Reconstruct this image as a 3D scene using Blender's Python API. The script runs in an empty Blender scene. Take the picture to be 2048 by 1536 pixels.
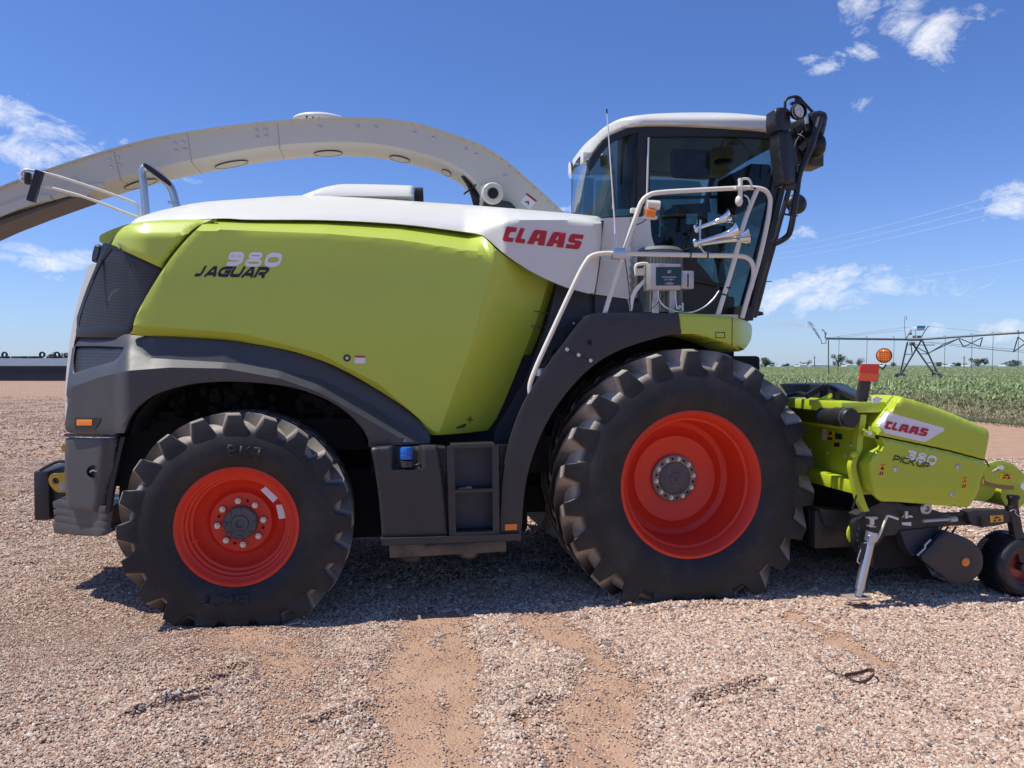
import bpy, bmesh, math, random
import numpy as np
from mathutils import Vector, Matrix
from mathutils.geometry import delaunay_2d_cdt
random.seed(7); rng = np.random.default_rng(7)
D = bpy.data; S = bpy.context.scene; COL = S.collection
# ------------------------------------------------------------------ camera
F = 1538.0; YAW = math.radians(10.2); PIT = math.atan(38/1538)
CAM = Vector((0.93, -5.55, 1.82))
_f0 = Vector((math.sin(YAW), math.cos(YAW), 0)); RT = Vector((math.cos(YAW), -math.sin(YAW), 0))
FW = _f0*math.cos(PIT) - Vector((0, 0, 1))*math.sin(PIT); UP = _f0*math.sin(PIT) + Vector((0, 0, 1))*math.cos(PIT)
cd = D.cameras.new('camera'); cam = D.objects.new('camera', cd); COL.objects.link(cam)
cd.sensor_width = 36; cd.lens = F/2048*36; cd.clip_start = .05; cd.clip_end = 9000
cam.matrix_world = Matrix((( RT.x, UP.x, -FW.x, CAM.x), (RT.y, UP.y, -FW.y, CAM.y), (RT.z, UP.z, -FW.z, CAM.z), (0, 0, 0, 1)))
S.camera = cam
def ray(px, py): return FW + RT*((px-1024)/F) - UP*((py-768)/F)
def P(px, py, Y):                      # point of the plane Y=const seen at that place of the photo
    d = ray(px, py); return CAM + d*((Y-CAM.y)/d.y)
def PX(px, py, X):
    d = ray(px, py); return CAM + d*((X-CAM.x)/d.x)
def PZ(px, py, z=0.):
    d = ray(px, py); return CAM + d*((z-CAM.z)/d.z)
def PD(px, py, dist):                  # point at a horizontal depth from the camera
    d = ray(px, py); return CAM + d*(dist/d.dot(_f0))
# ------------------------------------------------------------------ sun, sky, exposure
SUN = Vector((-.45, .03, .885)).normalized()
SUN_EL = math.asin(SUN.z); SUN_AZ = math.atan2(SUN.x, SUN.y)
ld = D.lights.new('sun', 'SUN'); ld.energy = 5.0; ld.angle = math.radians(.55); ld.color = (1, .95, .86)
sun = D.objects.new('sun', ld); COL.objects.link(sun)
sun.rotation_euler = (-SUN).to_track_quat('-Z', 'Y').to_euler()
S.view_settings.view_transform = 'Standard'; S.view_settings.look = 'None'
S.view_settings.exposure = 0.0; S.view_settings.gamma = 1; S.view_settings.use_curve_mapping = False
S.render.engine = 'CYCLES'
S.cycles.max_bounces = 8; S.cycles.transparent_max_bounces = 12
W = D.worlds.new('World'); S.world = W; W.use_nodes = True
nt = W.node_tree; nt.nodes.clear()
def N(t, tree=None, **k):
    n = (tree or nt).nodes.new(t)
    for a, b in k.items(): setattr(n, a, b)
    return n
def mth(tree, op, a, b=None, c=None, clamp=False):
    n = tree.nodes.new('ShaderNodeMath'); n.operation = op; n.use_clamp = clamp
    for i, v in enumerate((a, b, c)):
        if v is None: continue
        if isinstance(v, (int, float)): n.inputs[i].default_value = v
        else: tree.links.new(v, n.inputs[i])
    return n.outputs[0]
def mixc(tree, f, a, b, mode='MIX'):
    n = tree.nodes.new('ShaderNodeMix'); n.data_type = 'RGBA'; n.blend_type = mode
    for s, v in (('Factor', f), ('A', a), ('B', b)):
        i = [q for q in n.inputs if q.name == s and (q.type == 'RGBA' or s == 'Factor' and q.type == 'VALUE')][0]
        if isinstance(v, (int, float)): i.default_value = v
        elif isinstance(v, (tuple, list)): i.default_value = (*v[:3], 1)
        else: tree.links.new(v, i)
    return [o for o in n.outputs if o.type == 'RGBA'][0]
sky = N('ShaderNodeTexSky', sky_type='NISHITA', sun_disc=False, sun_elevation=SUN_EL, sun_rotation=SUN_AZ, altitude=300, air_density=1.0, dust_density=.5, ozone_density=2.0)
geo = N('ShaderNodeTexCoord'); sx = N('ShaderNodeSeparateXYZ'); nt.links.new(geo.outputs['Generated'], sx.inputs[0])
az = mth(nt, 'ARCTAN2', sx.outputs[0], sx.outputs[1]); el = mth(nt, 'ARCSINE', sx.outputs[2])
cmb = N('ShaderNodeCombineXYZ'); nt.links.new(az, cmb.inputs[0]); nt.links.new(mth(nt, 'MULTIPLY', el, 1.7), cmb.inputs[1])
def noise(tree, vec, scale, det=6, rough=.6, dist=0.):
    n = tree.nodes.new('ShaderNodeTexNoise'); n.inputs['Scale'].default_value = scale; n.inputs['Detail'].default_value = det
    n.inputs['Roughness'].default_value = rough; n.inputs['Distortion'].default_value = dist
    if vec is not None: tree.links.new(vec, n.inputs['Vector'])
    return n.outputs['Fac']
n1 = noise(nt, cmb.outputs[0], 11, 10, .66, .9); n2 = noise(nt, cmb.outputs[0], 42, 6, .65, .8)
nn = mth(nt, 'ADD', mth(nt, 'MULTIPLY', n1, .72), mth(nt, 'MULTIPLY', n2, .28))
CL = [(1722,18,42,40,1),(1805,22,44,44,1),(1885,72,46,48,1),(1675,118,60,26,.8),(1712,210,72,16,.75),(1965,24,60,16,.55),
      (2020,402,66,34,.85),(1592,468,46,14,.8),(1680,578,200,38,1.1),(1560,600,120,30,.7),(22,228,60,42,.9),(105,262,70,34,.85),(80,308,150,34,1),(190,285,70,16,.55),
      (150,520,150,24,.85),(40,516,110,16,.8),(350,362,60,13,.7),(1140,418,36,12,.9),(1990,660,120,20,.8),(1800,664,60,10,.5),(320,404,60,9,.4),(20,498,60,10,.6),
      (1640,675,60,8,.35),(140,556,60,10,.45),(900,400,40,10,.35),(100,632,90,10,.3),(1475,60,0,0,0)][:-1]
acc = None
for (cx, cy, rx, ry, st) in CL:
    d = ray(cx, cy).normalized(); a0 = math.atan2(d.x, d.y); e0 = math.asin(d.z)
    du = mth(nt, 'DIVIDE', mth(nt, 'SUBTRACT', az, a0), rx*1.35/F); dv = mth(nt, 'DIVIDE', mth(nt, 'SUBTRACT', el, e0), ry*1.35/F)
    r2 = mth(nt, 'ADD', mth(nt, 'MULTIPLY', du, du), mth(nt, 'MULTIPLY', dv, dv))
    b = mth(nt, 'MULTIPLY', mth(nt, 'SUBTRACT', 1, r2, clamp=True), st)
    acc = b if acc is None else mth(nt, 'MAXIMUM', acc, b)
cl = mth(nt, 'MULTIPLY', mth(nt, 'SUBTRACT', mth(nt, 'ADD', mth(nt, 'MULTIPLY', nn, 2.7), mth(nt, 'MULTIPLY', acc, .62)), 1.70, clamp=True), 1.9, clamp=True)
cl = mth(nt, 'MULTIPLY', cl, mth(nt, 'MULTIPLY', acc, 3.2, clamp=True))
tint = mixc(nt, 1.0, sky.outputs[0], (.84, 1.12, 1.76), 'MULTIPLY')
skyc = mixc(nt, mth(nt, 'MULTIPLY', cl, .85), tint, (11.4, 11.7, 12.4))
hz = mth(nt, 'POWER', mth(nt, 'SUBTRACT', 1, mth(nt, 'MULTIPLY', el, 2.6, clamp=True), clamp=True), 3.0); skyc = mixc(nt, mth(nt, 'MULTIPLY', hz, .35), skyc, (7.4, 8.9, 11.2))
bg = N('ShaderNodeBackground'); bg.inputs['Strength'].default_value = .086
nt.links.new(skyc, bg.inputs[0]); wo = N('ShaderNodeOutputWorld'); nt.links.new(bg.outputs[0], wo.inputs[0])

# ------------------------------------------------------------------ materials
def M(name, col, rough=.5, metal=0., coat=0., var=0., vscale=6., dust=0., bump=0., bscale=60., dcol=(.42,.33,.25), spec=.5, emis=0.):
    m = D.materials.new(name); m.use_nodes = True; t = m.node_tree; b = t.nodes['Principled BSDF']
    b.inputs['Base Color'].default_value = (*col, 1); b.inputs['Roughness'].default_value = rough; b.inputs['Metallic'].default_value = metal
    b.inputs['Coat Weight'].default_value = coat; b.inputs['Coat Roughness'].default_value = .08; b.inputs['Specular IOR Level'].default_value = spec
    if var or dust or bump:
        tc = t.nodes.new('ShaderNodeTexCoord').outputs['Object']
        c = None
        if var:
            f = noise(t, tc, vscale, 5, .6)
            c = mixc(t, f, tuple(x*(1-var) for x in col), tuple(min(1, x*(1+var)) for x in col))
            rr = mth(t, 'ADD', mth(t, 'MULTIPLY', noise(t, tc, vscale*2.3, 4), .22), rough-.1); t.links.new(rr, b.inputs['Roughness'])
        if dust:
            f = mth(t, 'MULTIPLY', mth(t, 'SUBTRACT', noise(t, tc, 3.1, 8, .68), .42, clamp=True), 4*dust, clamp=True)
            sp = mth(t, 'MULTIPLY', mth(t, 'SUBTRACT', noise(t, tc, 130, 2, .5), .68, clamp=True), 5*dust, clamp=True)
            c = mixc(t, mth(t, 'MULTIPLY', mth(t, 'MAXIMUM', f, sp), min(1, dust*1.2)), c if c is not None else col, dcol)
        if c is not None: t.links.new(c, b.inputs['Base Color'])
        if bump:
            bn = t.nodes.new('ShaderNodeBump'); bn.inputs['Strength'].default_value = bump; bn.inputs['Distance'].default_value = .004
            t.links.new(noise(t, tc, bscale, 4), bn.inputs['Height']); t.links.new(bn.outputs[0], b.inputs['Normal'])
    return m
GREEN = M('lime_paint', (.48,.58,.06), .36, coat=.25, var=.05, vscale=1.3, dust=.10, bump=.04, bscale=240)
HGREEN = M('header_lime_paint', (.46,.56,.03), .36, coat=.35, var=.06, vscale=2, dust=.16)
WHITE = M('off_white_paint', (.69,.685,.62), .38, coat=.15, var=.04, vscale=1.5, dust=.12)
CREAM = M('spout_paint', (.58,.57,.485), .42, var=.06, vscale=2.5, dust=.2)
RAIL = M('rail_paint', (.77,.735,.62), .38, coat=.1, var=.05, dust=.12)
DGREY = M('dark_grey_plastic', (.056,.057,.060), .46, var=.12, vscale=3, dust=.15, bump=.2, bscale=420)
DPLATE = M('charcoal_steel_plate', (.032,.031,.033), .45, var=.1, vscale=3, dust=.12, bump=.1, bscale=300)
BLACK = M('black_plastic', (.016,.016,.018), .42, var=.1, dust=.08)
BLUEK = M('blue_black_panel', (.028,.033,.045), .5, var=.15, dust=.12)
VOID = M('underbody_black', (.009,.009,.010), .85)
RED = M('rim_red', (.72,.042,.014), .50, coat=.0, var=.08, vscale=4, dust=.10)
CHROME = M('chrome', (.85,.86,.88), .06, 1., var=.03)
STEEL = M('galvanised_steel', (.55,.57,.60), .34, .9, var=.16, vscale=14, dust=.15)
ALU = M('brushed_box_metal', (.50,.48,.47), .42, .55, var=.08)
BOLT = M('bolt_metal', (.62,.62,.60), .35, .8, var=.1)
HUB = M('hub_grey', (.075,.08,.088), .5, var=.15, dust=.4)
LOGO = M('logo_red', (.50,.012,.018), .4); SILV = M('decal_silver', (.80,.80,.80), .35); INK = M('decal_black', (.010,.014,.020), .4)
DECW = M('decal_white', (.75,.75,.75), .45, var=.08, vscale=200); DECY = M('decal_yellow', (.85,.47,.03), .45); DECR = M('decal_red', (.45,.02,.03), .45)
ORANGE = M('orange_reflector', (.90,.22,.012), .22, coat=.6); AMBER = M('amber_lens', (.85,.21,.01), .15, coat=.8); MARK = M('marker_red', (.90,.04,.02), .3, coat=.3); MARKO = M('marker_orange', (1.,.14,.03), .3, coat=.3)
BLUE = M('blue_cap', (.015,.13,.50), .38, var=.12, vscale=30); YEL = M('hitch_yellow', (.72,.42,.03), .4, var=.1, dust=.2)
TEALP = M('teal_label', (.008,.045,.055), .35); LED = M('led_face', (.62,.63,.60), .22, coat=.6, var=.1, vscale=90)
SAGE = M('sage_ribbed_metal', (.17,.20,.19), .45, .2, var=.15, dust=.15); INTER = M('cab_liner_cream', (.50,.48,.36), .8, var=.06); SEAT = M('seat_fabric', (.015,.016,.02), .85, var=.2)
CURT = M('dusty_blind', (.30,.30,.26), .8, var=.3, vscale=30); TAN = M('tan_plate', (.35,.23,.13), .5, var=.1)
SOLE = M('oiled_leather', (.10,.055,.04), .6, var=.2)
def glass(name, tint, mixf=.0, rough=.0):
    m = D.materials.new(name); m.use_nodes = True; t = m.node_tree; t.nodes.clear()
    tr = t.nodes.new('ShaderNodeBsdfTransparent'); tr.inputs[0].default_value = (*tint, 1)
    g = t.nodes.new('ShaderNodeBsdfGlossy'); g.inputs['Roughness'].default_value = rough; g.inputs[0].default_value = (.9, .95, 1, 1)
    fr = t.nodes.new('ShaderNodeFresnel'); fr.inputs[0].default_value = 1.5
    tc = t.nodes.new('ShaderNodeTexCoord').outputs['Object']
    df = t.nodes.new('ShaderNodeBsdfDiffuse'); df.inputs[0].default_value = (.5, .46, .4, 1)
    mx = t.nodes.new('ShaderNodeMixShader'); t.links.new(mth(t, 'MULTIPLY', fr.outputs[0], .55, clamp=True), mx.inputs[0]); t.links.new(tr.outputs[0], mx.inputs[1]); t.links.new(g.outputs[0], mx.inputs[2])
    m2 = t.nodes.new('ShaderNodeMixShader'); t.links.new(mth(t, 'MULTIPLY', mth(t, 'SUBTRACT', noise(t, tc, 2.4, 8, .7), .46, clamp=True), .22), m2.inputs[0])
    t.links.new(mx.outputs[0], m2.inputs[1]); t.links.new(df.outputs[0], m2.inputs[2])
    o = t.nodes.new('ShaderNodeOutputMaterial'); t.links.new(m2.outputs[0], o.inputs[0]); return m
GLASS = glass('tinted_cab_glass', (.50, .59, .57), 0.)
def mesh_mat():
    m = D.materials.new('perforated_grille'); m.use_nodes = True; t = m.node_tree; b = t.nodes['Principled BSDF']
    b.inputs['Base Color'].default_value = (.10, .103, .112, 1); b.inputs['Roughness'].default_value = .4; b.inputs['Metallic'].default_value = .4
    tc = t.nodes.new('ShaderNodeTexCoord').outputs['Object']
    s = t.nodes.new('ShaderNodeSeparateXYZ'); t.links.new(tc, s.inputs[0])
    p = .0125
    def cellc(ox, oz):
        u = mth(t, 'SUBTRACT', mth(t, 'FRACT', mth(t, 'ADD', mth(t, 'DIVIDE', s.outputs[0], p), ox+100)), .5)
        v = mth(t, 'MULTIPLY', mth(t, 'SUBTRACT', mth(t, 'FRACT', mth(t, 'ADD', mth(t, 'DIVIDE', s.outputs[2], p*1.732), oz+100)), .5), 1.732)
        return mth(t, 'ADD', mth(t, 'MULTIPLY', u, u), mth(t, 'MULTIPLY', v, v))
    r2 = mth(t, 'MINIMUM', cellc(0, 0), cellc(.5, .5))
    hole = mth(t, 'LESS_THAN', r2, .115)
    tr = t.nodes.new('ShaderNodeBsdfTransparent'); mx = t.nodes.new('ShaderNodeMixShader')
    t.links.new(hole, mx.inputs[0]); t.links.new(b.outputs[0], mx.inputs[1]); t.links.new(tr.outputs[0], mx.inputs[2])
    t.links.new(mx.outputs[0], t.nodes['Material Output'].inputs[0]); return m
GRILLE = mesh_mat()
def tyre_mat(name, R0, R1, k=.8):
    m = D.materials.new(name); m.use_nodes = True; t = m.node_tree; b = t.nodes['Principled BSDF']
    tc = t.nodes.new('ShaderNodeTexCoord').outputs['Object']; s = t.nodes.new('ShaderNodeSeparateXYZ'); t.links.new(tc, s.inputs[0])
    r = mth(t, 'SQRT', mth(t, 'ADD', mth(t, 'MULTIPLY', s.outputs[0], s.outputs[0]), mth(t, 'MULTIPLY', s.outputs[2], s.outputs[2])))
    f = mth(t, 'DIVIDE', mth(t, 'SUBTRACT', r, R0), R1-R0, clamp=True)
    ins = mth(t, 'MULTIPLY', mth(t, 'SUBTRACT', s.outputs[1], -.029), 22, clamp=True)
    sn = t.nodes.new('ShaderNodeSeparateXYZ'); tn_ = t.nodes.new('ShaderNodeTexCoord'); t.links.new(tn_.outputs['Normal'], sn.inputs[0]); ins = mth(t, 'MULTIPLY', ins, mth(t, 'MULTIPLY', mth(t, 'ADD', sn.outputs[1], .86), 4, clamp=True))   # tread gaps lie inboard of the sidewall
    n = noise(t, tc, 7, 8, .65)
    d = mth(t, 'MULTIPLY', mth(t, 'MULTIPLY', mth(t, 'MULTIPLY', f, ins), mth(t, 'MULTIPLY', mth(t, 'SUBTRACT', n, .12, clamp=True), 2.6, clamp=True)), k, clamp=True)
    sp = mth(t, 'MULTIPLY', mth(t, 'SUBTRACT', noise(t, tc, 3.2, 9, .7), .47, clamp=True), .28)
    dd = mth(t, 'MAXIMUM', d, sp)
    dc = mixc(t, noise(t, tc, 11, 5), (.42, .395, .35), (.36, .27, .20))
    t.links.new(mixc(t, dd, (.013, .0125, .0135), dc), b.inputs['Base Color']); b.inputs['Roughness'].default_value = .62
    bn = t.nodes.new('ShaderNodeBump'); bn.inputs['Strength'].default_value = .25; bn.inputs['Distance'].default_value = .004
    t.links.new(noise(t, tc, 90, 4), bn.inputs['Height']); t.links.new(bn.outputs[0], b.inputs['Normal'])
    return m

# ------------------------------------------------------------------ object helpers
def tag(o, label=None, cat=None, group=None, kind=None):
    if label: o['label'] = label
    if cat: o['category'] = cat
    if group: o['group'] = group
    if kind: o['kind'] = kind
    return o
def empty(name, loc, label, cat, group=None):
    o = D.objects.new(name, None); COL.objects.link(o); o.location = loc; o.empty_display_size = .2
    return tag(o, label, cat, group)
def link(name, me, mat, parent=None, sharp=38, recalc=False):
    o = D.objects.new(name, me); COL.objects.link(o)
    if mat is not None and not me.materials: me.materials.append(mat)
    if len(me.polygons):
        me.polygons.foreach_set('use_smooth', [True]*len(me.polygons))
        if sharp: me.set_sharp_from_angle(angle=math.radians(sharp))
    if parent is not None:
        o.parent = parent; w = Vector((0, 0, 0)); q = parent
        while q is not None: w += q.location; q = q.parent
        me.transform(Matrix.Translation(-w))
    me.update(); return o
class B:                                # collects shapes, becomes ONE mesh object
    def __init__(s): s.bm = bmesh.new()
    def raw(s, vs, fs):
        v = [s.bm.verts.new(p) for p in vs]
        for f in fs:
            try: s.bm.faces.new([v[i] for i in f])
            except ValueError: pass
        return v
    def box(s, a, b, bev=0.):
        x0, y0, z0 = [min(a[i], b[i]) for i in range(3)]; x1, y1, z1 = [max(a[i], b[i]) for i in range(3)]
        if bev <= 0:
            s.raw([(x0,y0,z0),(x1,y0,z0),(x1,y1,z0),(x0,y1,z0),(x0,y0,z1),(x1,y0,z1),(x1,y1,z1),(x0,y1,z1)],
                  [(0,3,2,1),(4,5,6,7),(0,1,5,4),(1,2,6,5),(2,3,7,6),(3,0,4,7)]); return s
        t = bmesh.new(); bmesh.ops.create_cube(t, size=1)
        for v in t.verts: v.co = Vector((x0+(v.co.x+.5)*(x1-x0), y0+(v.co.y+.5)*(y1-y0), z0+(v.co.z+.5)*(z1-z0)))
        bmesh.ops.bevel(t, geom=t.edges[:], offset=bev, segments=2, affect='EDGES', profile=.5)
        s.merge(t); return s
    def merge(s, t, mat=None):
        mp = {}
        for v in t.verts: mp[v] = s.bm.verts.new(mat @ v.co if mat else v.co)
        for f in t.faces:
            try: s.bm.faces.new([mp[v] for v in f.verts])
            except ValueError: pass
        t.free()
    def tube(s, pts, r, n=10, caps=True, smooth=0):
        pts = [Vector(p) for p in pts]
        if smooth: pts = [Vector(q) for q in catmull([tuple(p) for p in pts], smooth)]
        rs = r if isinstance(r, (list, tuple)) else [r]*len(pts)
        if len(rs) != len(pts): rs = [np.interp(i/(len(pts)-1), np.linspace(0, 1, len(rs)), rs) for i in range(len(pts))]
        t0 = (pts[1]-pts[0]).normalized(); up = Vector((0, 0, 1)) if abs(t0.z) < .9 else Vector((1, 0, 0))
        u = t0.cross(up).normalized(); rings = []
        for i, p in enumerate(pts):
            t = ((pts[min(i+1, len(pts)-1)]-p).normalized() + (p-pts[max(i-1, 0)]).normalized())
            t = t.normalized() if t.length > 1e-6 else t0
            u = (u - t*u.dot(t)).normalized(); v = t.cross(u)
            rings.append([s.bm.verts.new(p + (u*math.cos(2*math.pi*k/n) + v*math.sin(2*math.pi*k/n))*rs[i]) for k in range(n)])
        for a, b in zip(rings, rings[1:]):
            for k in range(n): s.bm.faces.new((a[k], b[k], b[(k+1) % n], a[(k+1) % n]))
        if caps: s.bm.faces.new(rings[0]); s.bm.faces.new(rings[-1][::-1])
        return s
    def cyl(s, a, b, r, n=20, r2=None): return s.tube([a, b], [r, r if r2 is None else r2], n)
    def lathe(s, prof, c=(0, 0, 0), axis=(0, 1, 0), n=64, closed=False):   # prof: (radius, along)
        ax = Vector(axis).normalized(); t = Vector((0, 0, 1)) if abs(ax.z) < .9 else Vector((1, 0, 0))
        u = ax.cross(t).normalized(); v = ax.cross(u); c = Vector(c); rings = []
        for (r, y) in prof:
            if r < 1e-5: rings.append([s.bm.verts.new(c+ax*y)])
            else: rings.append([s.bm.verts.new(c+ax*y+(u*math.cos(2*math.pi*k/n)+v*math.sin(2*math.pi*k/n))*r) for k in range(n)])
        if closed: rings.append(rings[0])
        for a, b in zip(rings, rings[1:]):
            for k in range(n):
                q = [a[k % len(a)], b[k % len(b)], b[(k+1) % len(b)], a[(k+1) % len(a)]]
                w = []
                for z in q:
                    if z not in w: w.append(z)
                if len(w) > 2:
                    try: s.bm.faces.new(w)
                    except ValueError: pass
        return s
    def ball(s, c, r, sub=2):
        t = bmesh.new(); bmesh.ops.create_icosphere(t, subdivisions=sub, radius=1)
        rr = r if isinstance(r, (tuple, list)) else (r, r, r)
        for v in t.verts: v.co = Vector((c[0]+v.co.x*rr[0], c[1]+v.co.y*rr[1], c[2]+v.co.z*rr[2]))
        s.merge(t); return s
    def beam(s, a, b, w, h):               # rectangular bar from a to b
        a = Vector(a); b = Vector(b); t = (b-a).normalized(); up = Vector((0, 0, 1)) if abs(t.z) < .95 else Vector((1, 0, 0))
        u = t.cross(up).normalized()*w/2; v = u.cross(t).normalized()*h/2
        q = [a-u-v, a+u-v, a+u+v, a-u+v, b-u-v, b+u-v, b+u+v, b-u+v]
        s.raw(q, [(0,1,2,3),(7,6,5,4),(0,4,5,1),(1,5,6,2),(2,6,7,3),(3,7,4,0)]); return s
    def out(s, name, mat, parent=None, sharp=38):
        bmesh.ops.recalc_face_normals(s.bm, faces=s.bm.faces[:])
        me = D.meshes.new(name); s.bm.to_mesh(me); s.bm.free(); return link(name, me, mat, parent, sharp)
def catmull(pts, n=6, closed=False, sharp=None):
    N_ = len(pts); out = []; P_ = [np.array(p, float) for p in pts]
    rngI = range(N_ if closed else N_-1)
    for i in rngI:
        p1, p2 = P_[i], P_[(i+1) % N_]
        p0 = P_[i-1] if (closed or i > 0) else 2*p1-p2
        p3 = P_[(i+2) % N_] if (closed or i+2 < N_) else 2*p2-p1
        if sharp and sharp[i]: p0 = 2*p1-p2
        if sharp and sharp[(i+1) % N_]: p3 = 2*p2-p1
        for k in range(n):
            t = k/n; out.append(tuple(.5*((2*p1)+(-p0+p2)*t+(2*p0-5*p1+4*p2-p3)*t*t+(-p0+3*p1-3*p2+p3)*t**3)))
    if not closed: out.append(tuple(P_[-1]))
    return out
def outline(pts, ang=38, rnd=0, n=6):
    k = len(pts); P_ = [np.array(p[:2], float) for p in pts]; sh = []
    for i in range(k):
        a = P_[i]-P_[i-1]; b = P_[(i+1) % k]-P_[i]
        c = np.dot(a, b)/(np.linalg.norm(a)*np.linalg.norm(b)+1e-9); sh.append(math.degrees(math.acos(max(-1, min(1, c)))) > ang)
    if rnd:
        Q = []; S2 = []
        for i in range(k):
            if not sh[i]: Q.append(P_[i]); S2.append(False); continue
            a = P_[i-1]-P_[i]; b = P_[(i+1) % k]-P_[i]; la, lb = np.linalg.norm(a), np.linalg.norm(b); r = min(rnd, la*.42, lb*.42)
            for t in (0, .25, .5, .75, 1):
                p = P_[i]+a/la*r*(1-t)**2+b/lb*r*t**2; Q.append(p); S2.append(t in (0, 1))
        return catmull(Q, 2 if rnd else n, True, S2)
    return catmull(P_, n, True, sh)
def resamp(o, step):
    out = []
    for i, p in enumerate(o):
        q = o[(i+1) % len(o)]; L = math.hypot(q[0]-p[0], q[1]-p[1]); m = max(1, int(L/step))
        for k in range(m): out.append((p[0]+(q[0]-p[0])*k/m, p[1]+(q[1]-p[1])*k/m))
    o2 = []
    for p in out:
        if not o2 or math.hypot(p[0]-o2[-1][0], p[1]-o2[-1][1]) > .15: o2.append(p)
    return o2
def cdt(o, step, holes=(), lines=()):
    o = np.array(o); loops = [o]+[np.array(h) for h in holes]
    xs = np.arange(o[:, 0].min(), o[:, 0].max(), step); ys = np.arange(o[:, 1].min(), o[:, 1].max(), step)
    gx, gy = np.meshgrid(xs, ys); gx = gx + (np.arange(len(ys)) % 2)[:, None]*step*.5; g = np.stack([gx.ravel(), gy.ravel()], 1)
    ins = np.zeros(len(g), bool); dist = np.full(len(g), 1e9)
    for L in loops:
        A = L; Bq = np.roll(L, -1, 0)
        for a, b in zip(A, Bq):
            cond = (a[1] > g[:, 1]) != (b[1] > g[:, 1])
            with np.errstate(divide='ignore', invalid='ignore'):
                xi = (b[0]-a[0])*(g[:, 1]-a[1])/(b[1]-a[1]+1e-12)+a[0]
            ins ^= cond & (g[:, 0] < xi)
            ab = b-a; t = np.clip(((g-a) @ ab)/(ab @ ab+1e-12), 0, 1); dist = np.minimum(dist, np.linalg.norm(g-(a+t[:, None]*ab), axis=1))
    for L in lines:
        L = np.array(L)
        for a, b in zip(L, L[1:]):
            ab = b-a; t = np.clip(((g-a) @ ab)/(ab @ ab+1e-12), 0, 1); dist = np.minimum(dist, np.linalg.norm(g-(a+t[:, None]*ab), axis=1))
    g = g[ins & (dist > step*.35)]
    vs = []; es = []
    for L in loops:
        k = len(vs); vs += [tuple(p) for p in L]; es += [(k+i, k+(i+1) % len(L)) for i in range(len(L))]
    for L in lines: k = len(vs); vs += [tuple(p) for p in L]; es += [(k+i, k+i+1) for i in range(len(L)-1)]
    nb = len(vs); vs += [tuple(p) for p in g]
    r = delaunay_2d_cdt([Vector(v) for v in vs], es, [], 0 if (holes or lines) else 1, 1e-4)
    V = [(v.x, v.y) for v in r[0]]; Fs = [tuple(f) for f in r[2]]
    if holes or lines:                     # drop triangles lying in a hole
        keep = []
        for f in Fs:
            c = np.mean([V[i] for i in f], axis=0); bad = False; inn = False
            for li, L in enumerate(loops):
                w = False
                for a, b in zip(L, np.roll(L, -1, 0)):
                    if (a[1] > c[1]) != (b[1] > c[1]) and c[0] < (b[0]-a[0])*(c[1]-a[1])/(b[1]-a[1])+a[0]: w = not w
                if li == 0: inn = w
                elif w: bad = True
            if inn and not bad: keep.append(f)
        Fs = keep
    dl = []
    allA = np.concatenate(loops); allB = np.concatenate([np.roll(L, -1, 0) for L in loops])
    for v in V:
        ab = allB-allA; ap = np.array(v)-allA; t = np.clip((ap*ab).sum(1)/((ab*ab).sum(1)+1e-12), 0, 1)
        dl.append(float(np.linalg.norm(ap-t[:, None]*ab, axis=1).min()))
    return V, Fs, dl
def sheet(name, pts, Y, mat, parent, thick=.02, step=9, er=0, ed=0, ang=38, rnd=0, holes=(), proj=P, sharp=50, bb=None, smooth=True, lines=()):
    """a panel whose outline stands at the photo's outline on the surface y=Y(px,py); er/ed: edge rounding (px, metres)"""
    o = resamp(outline(pts, ang, rnd) if smooth else [tuple(p) for p in pts], step*.9)
    hs = [resamp(outline(h, ang, rnd), step*.9) for h in holes]
    ls = []
    for L in lines:
        q_ = []
        for a, b in zip(L, L[1:]): m = max(1, int(math.hypot(b[0]-a[0], b[1]-a[1])/(step*.9))); q_ += [(a[0]+(b[0]-a[0])*k/m, a[1]+(b[1]-a[1])*k/m) for k in range(m)]
        ls.append(q_+[L[-1]])
    V, Fs, dl = cdt(o, step, hs, ls); Yf = Y if callable(Y) else (lambda a, b: Y); vs = []
    for (a, b), d in zip(V, dl):
        y = Yf(a, b)
        if er and d < er: t = 1-d/er; y += ed*(1-math.sqrt(max(0, 1-t*t*.995)))
        vs.append(proj(a, b, y))
    q = bb or B(); bm = q.bm
    fr = [bm.verts.new(v) for v in vs]
    off = Vector((0, thick, 0)) if proj is P else (Vector((thick, 0, 0)) if proj is PX else Vector((0, 0, -thick)))
    bk = [bm.verts.new(v+off) for v in vs]; cnt = {}
    for f in Fs:
        bm.faces.new([fr[i] for i in f]); bm.faces.new([bk[i] for i in f][::-1])
        for i in range(len(f)): e = (f[i], f[(i+1) % len(f)]); k = tuple(sorted(e)); cnt.setdefault(k, []).append(e)
    for k, e in cnt.items():
        if len(e) == 1:
            a, b = e[0]
            try: bm.faces.new((fr[b], fr[a], bk[a], bk[b]))
            except ValueError: pass
    if bb: return None
    return q.out(name, mat, parent, sharp)
CY = 1.47
def mirror(o, name=None):
    me = o.data.copy(); c = D.objects.new(name or o.name.split('.')[0], me); COL.objects.link(c); c.parent = o.parent
    w = Vector((0, 0, 0)); q = o.parent
    while q is not None: w += q.location; q = q.parent
    me.transform(Matrix.Translation((0, 2*(CY-w.y), 0)) @ Matrix.Diagonal((1, -1, 1, 1))); me.flip_normals(); return c
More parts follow.
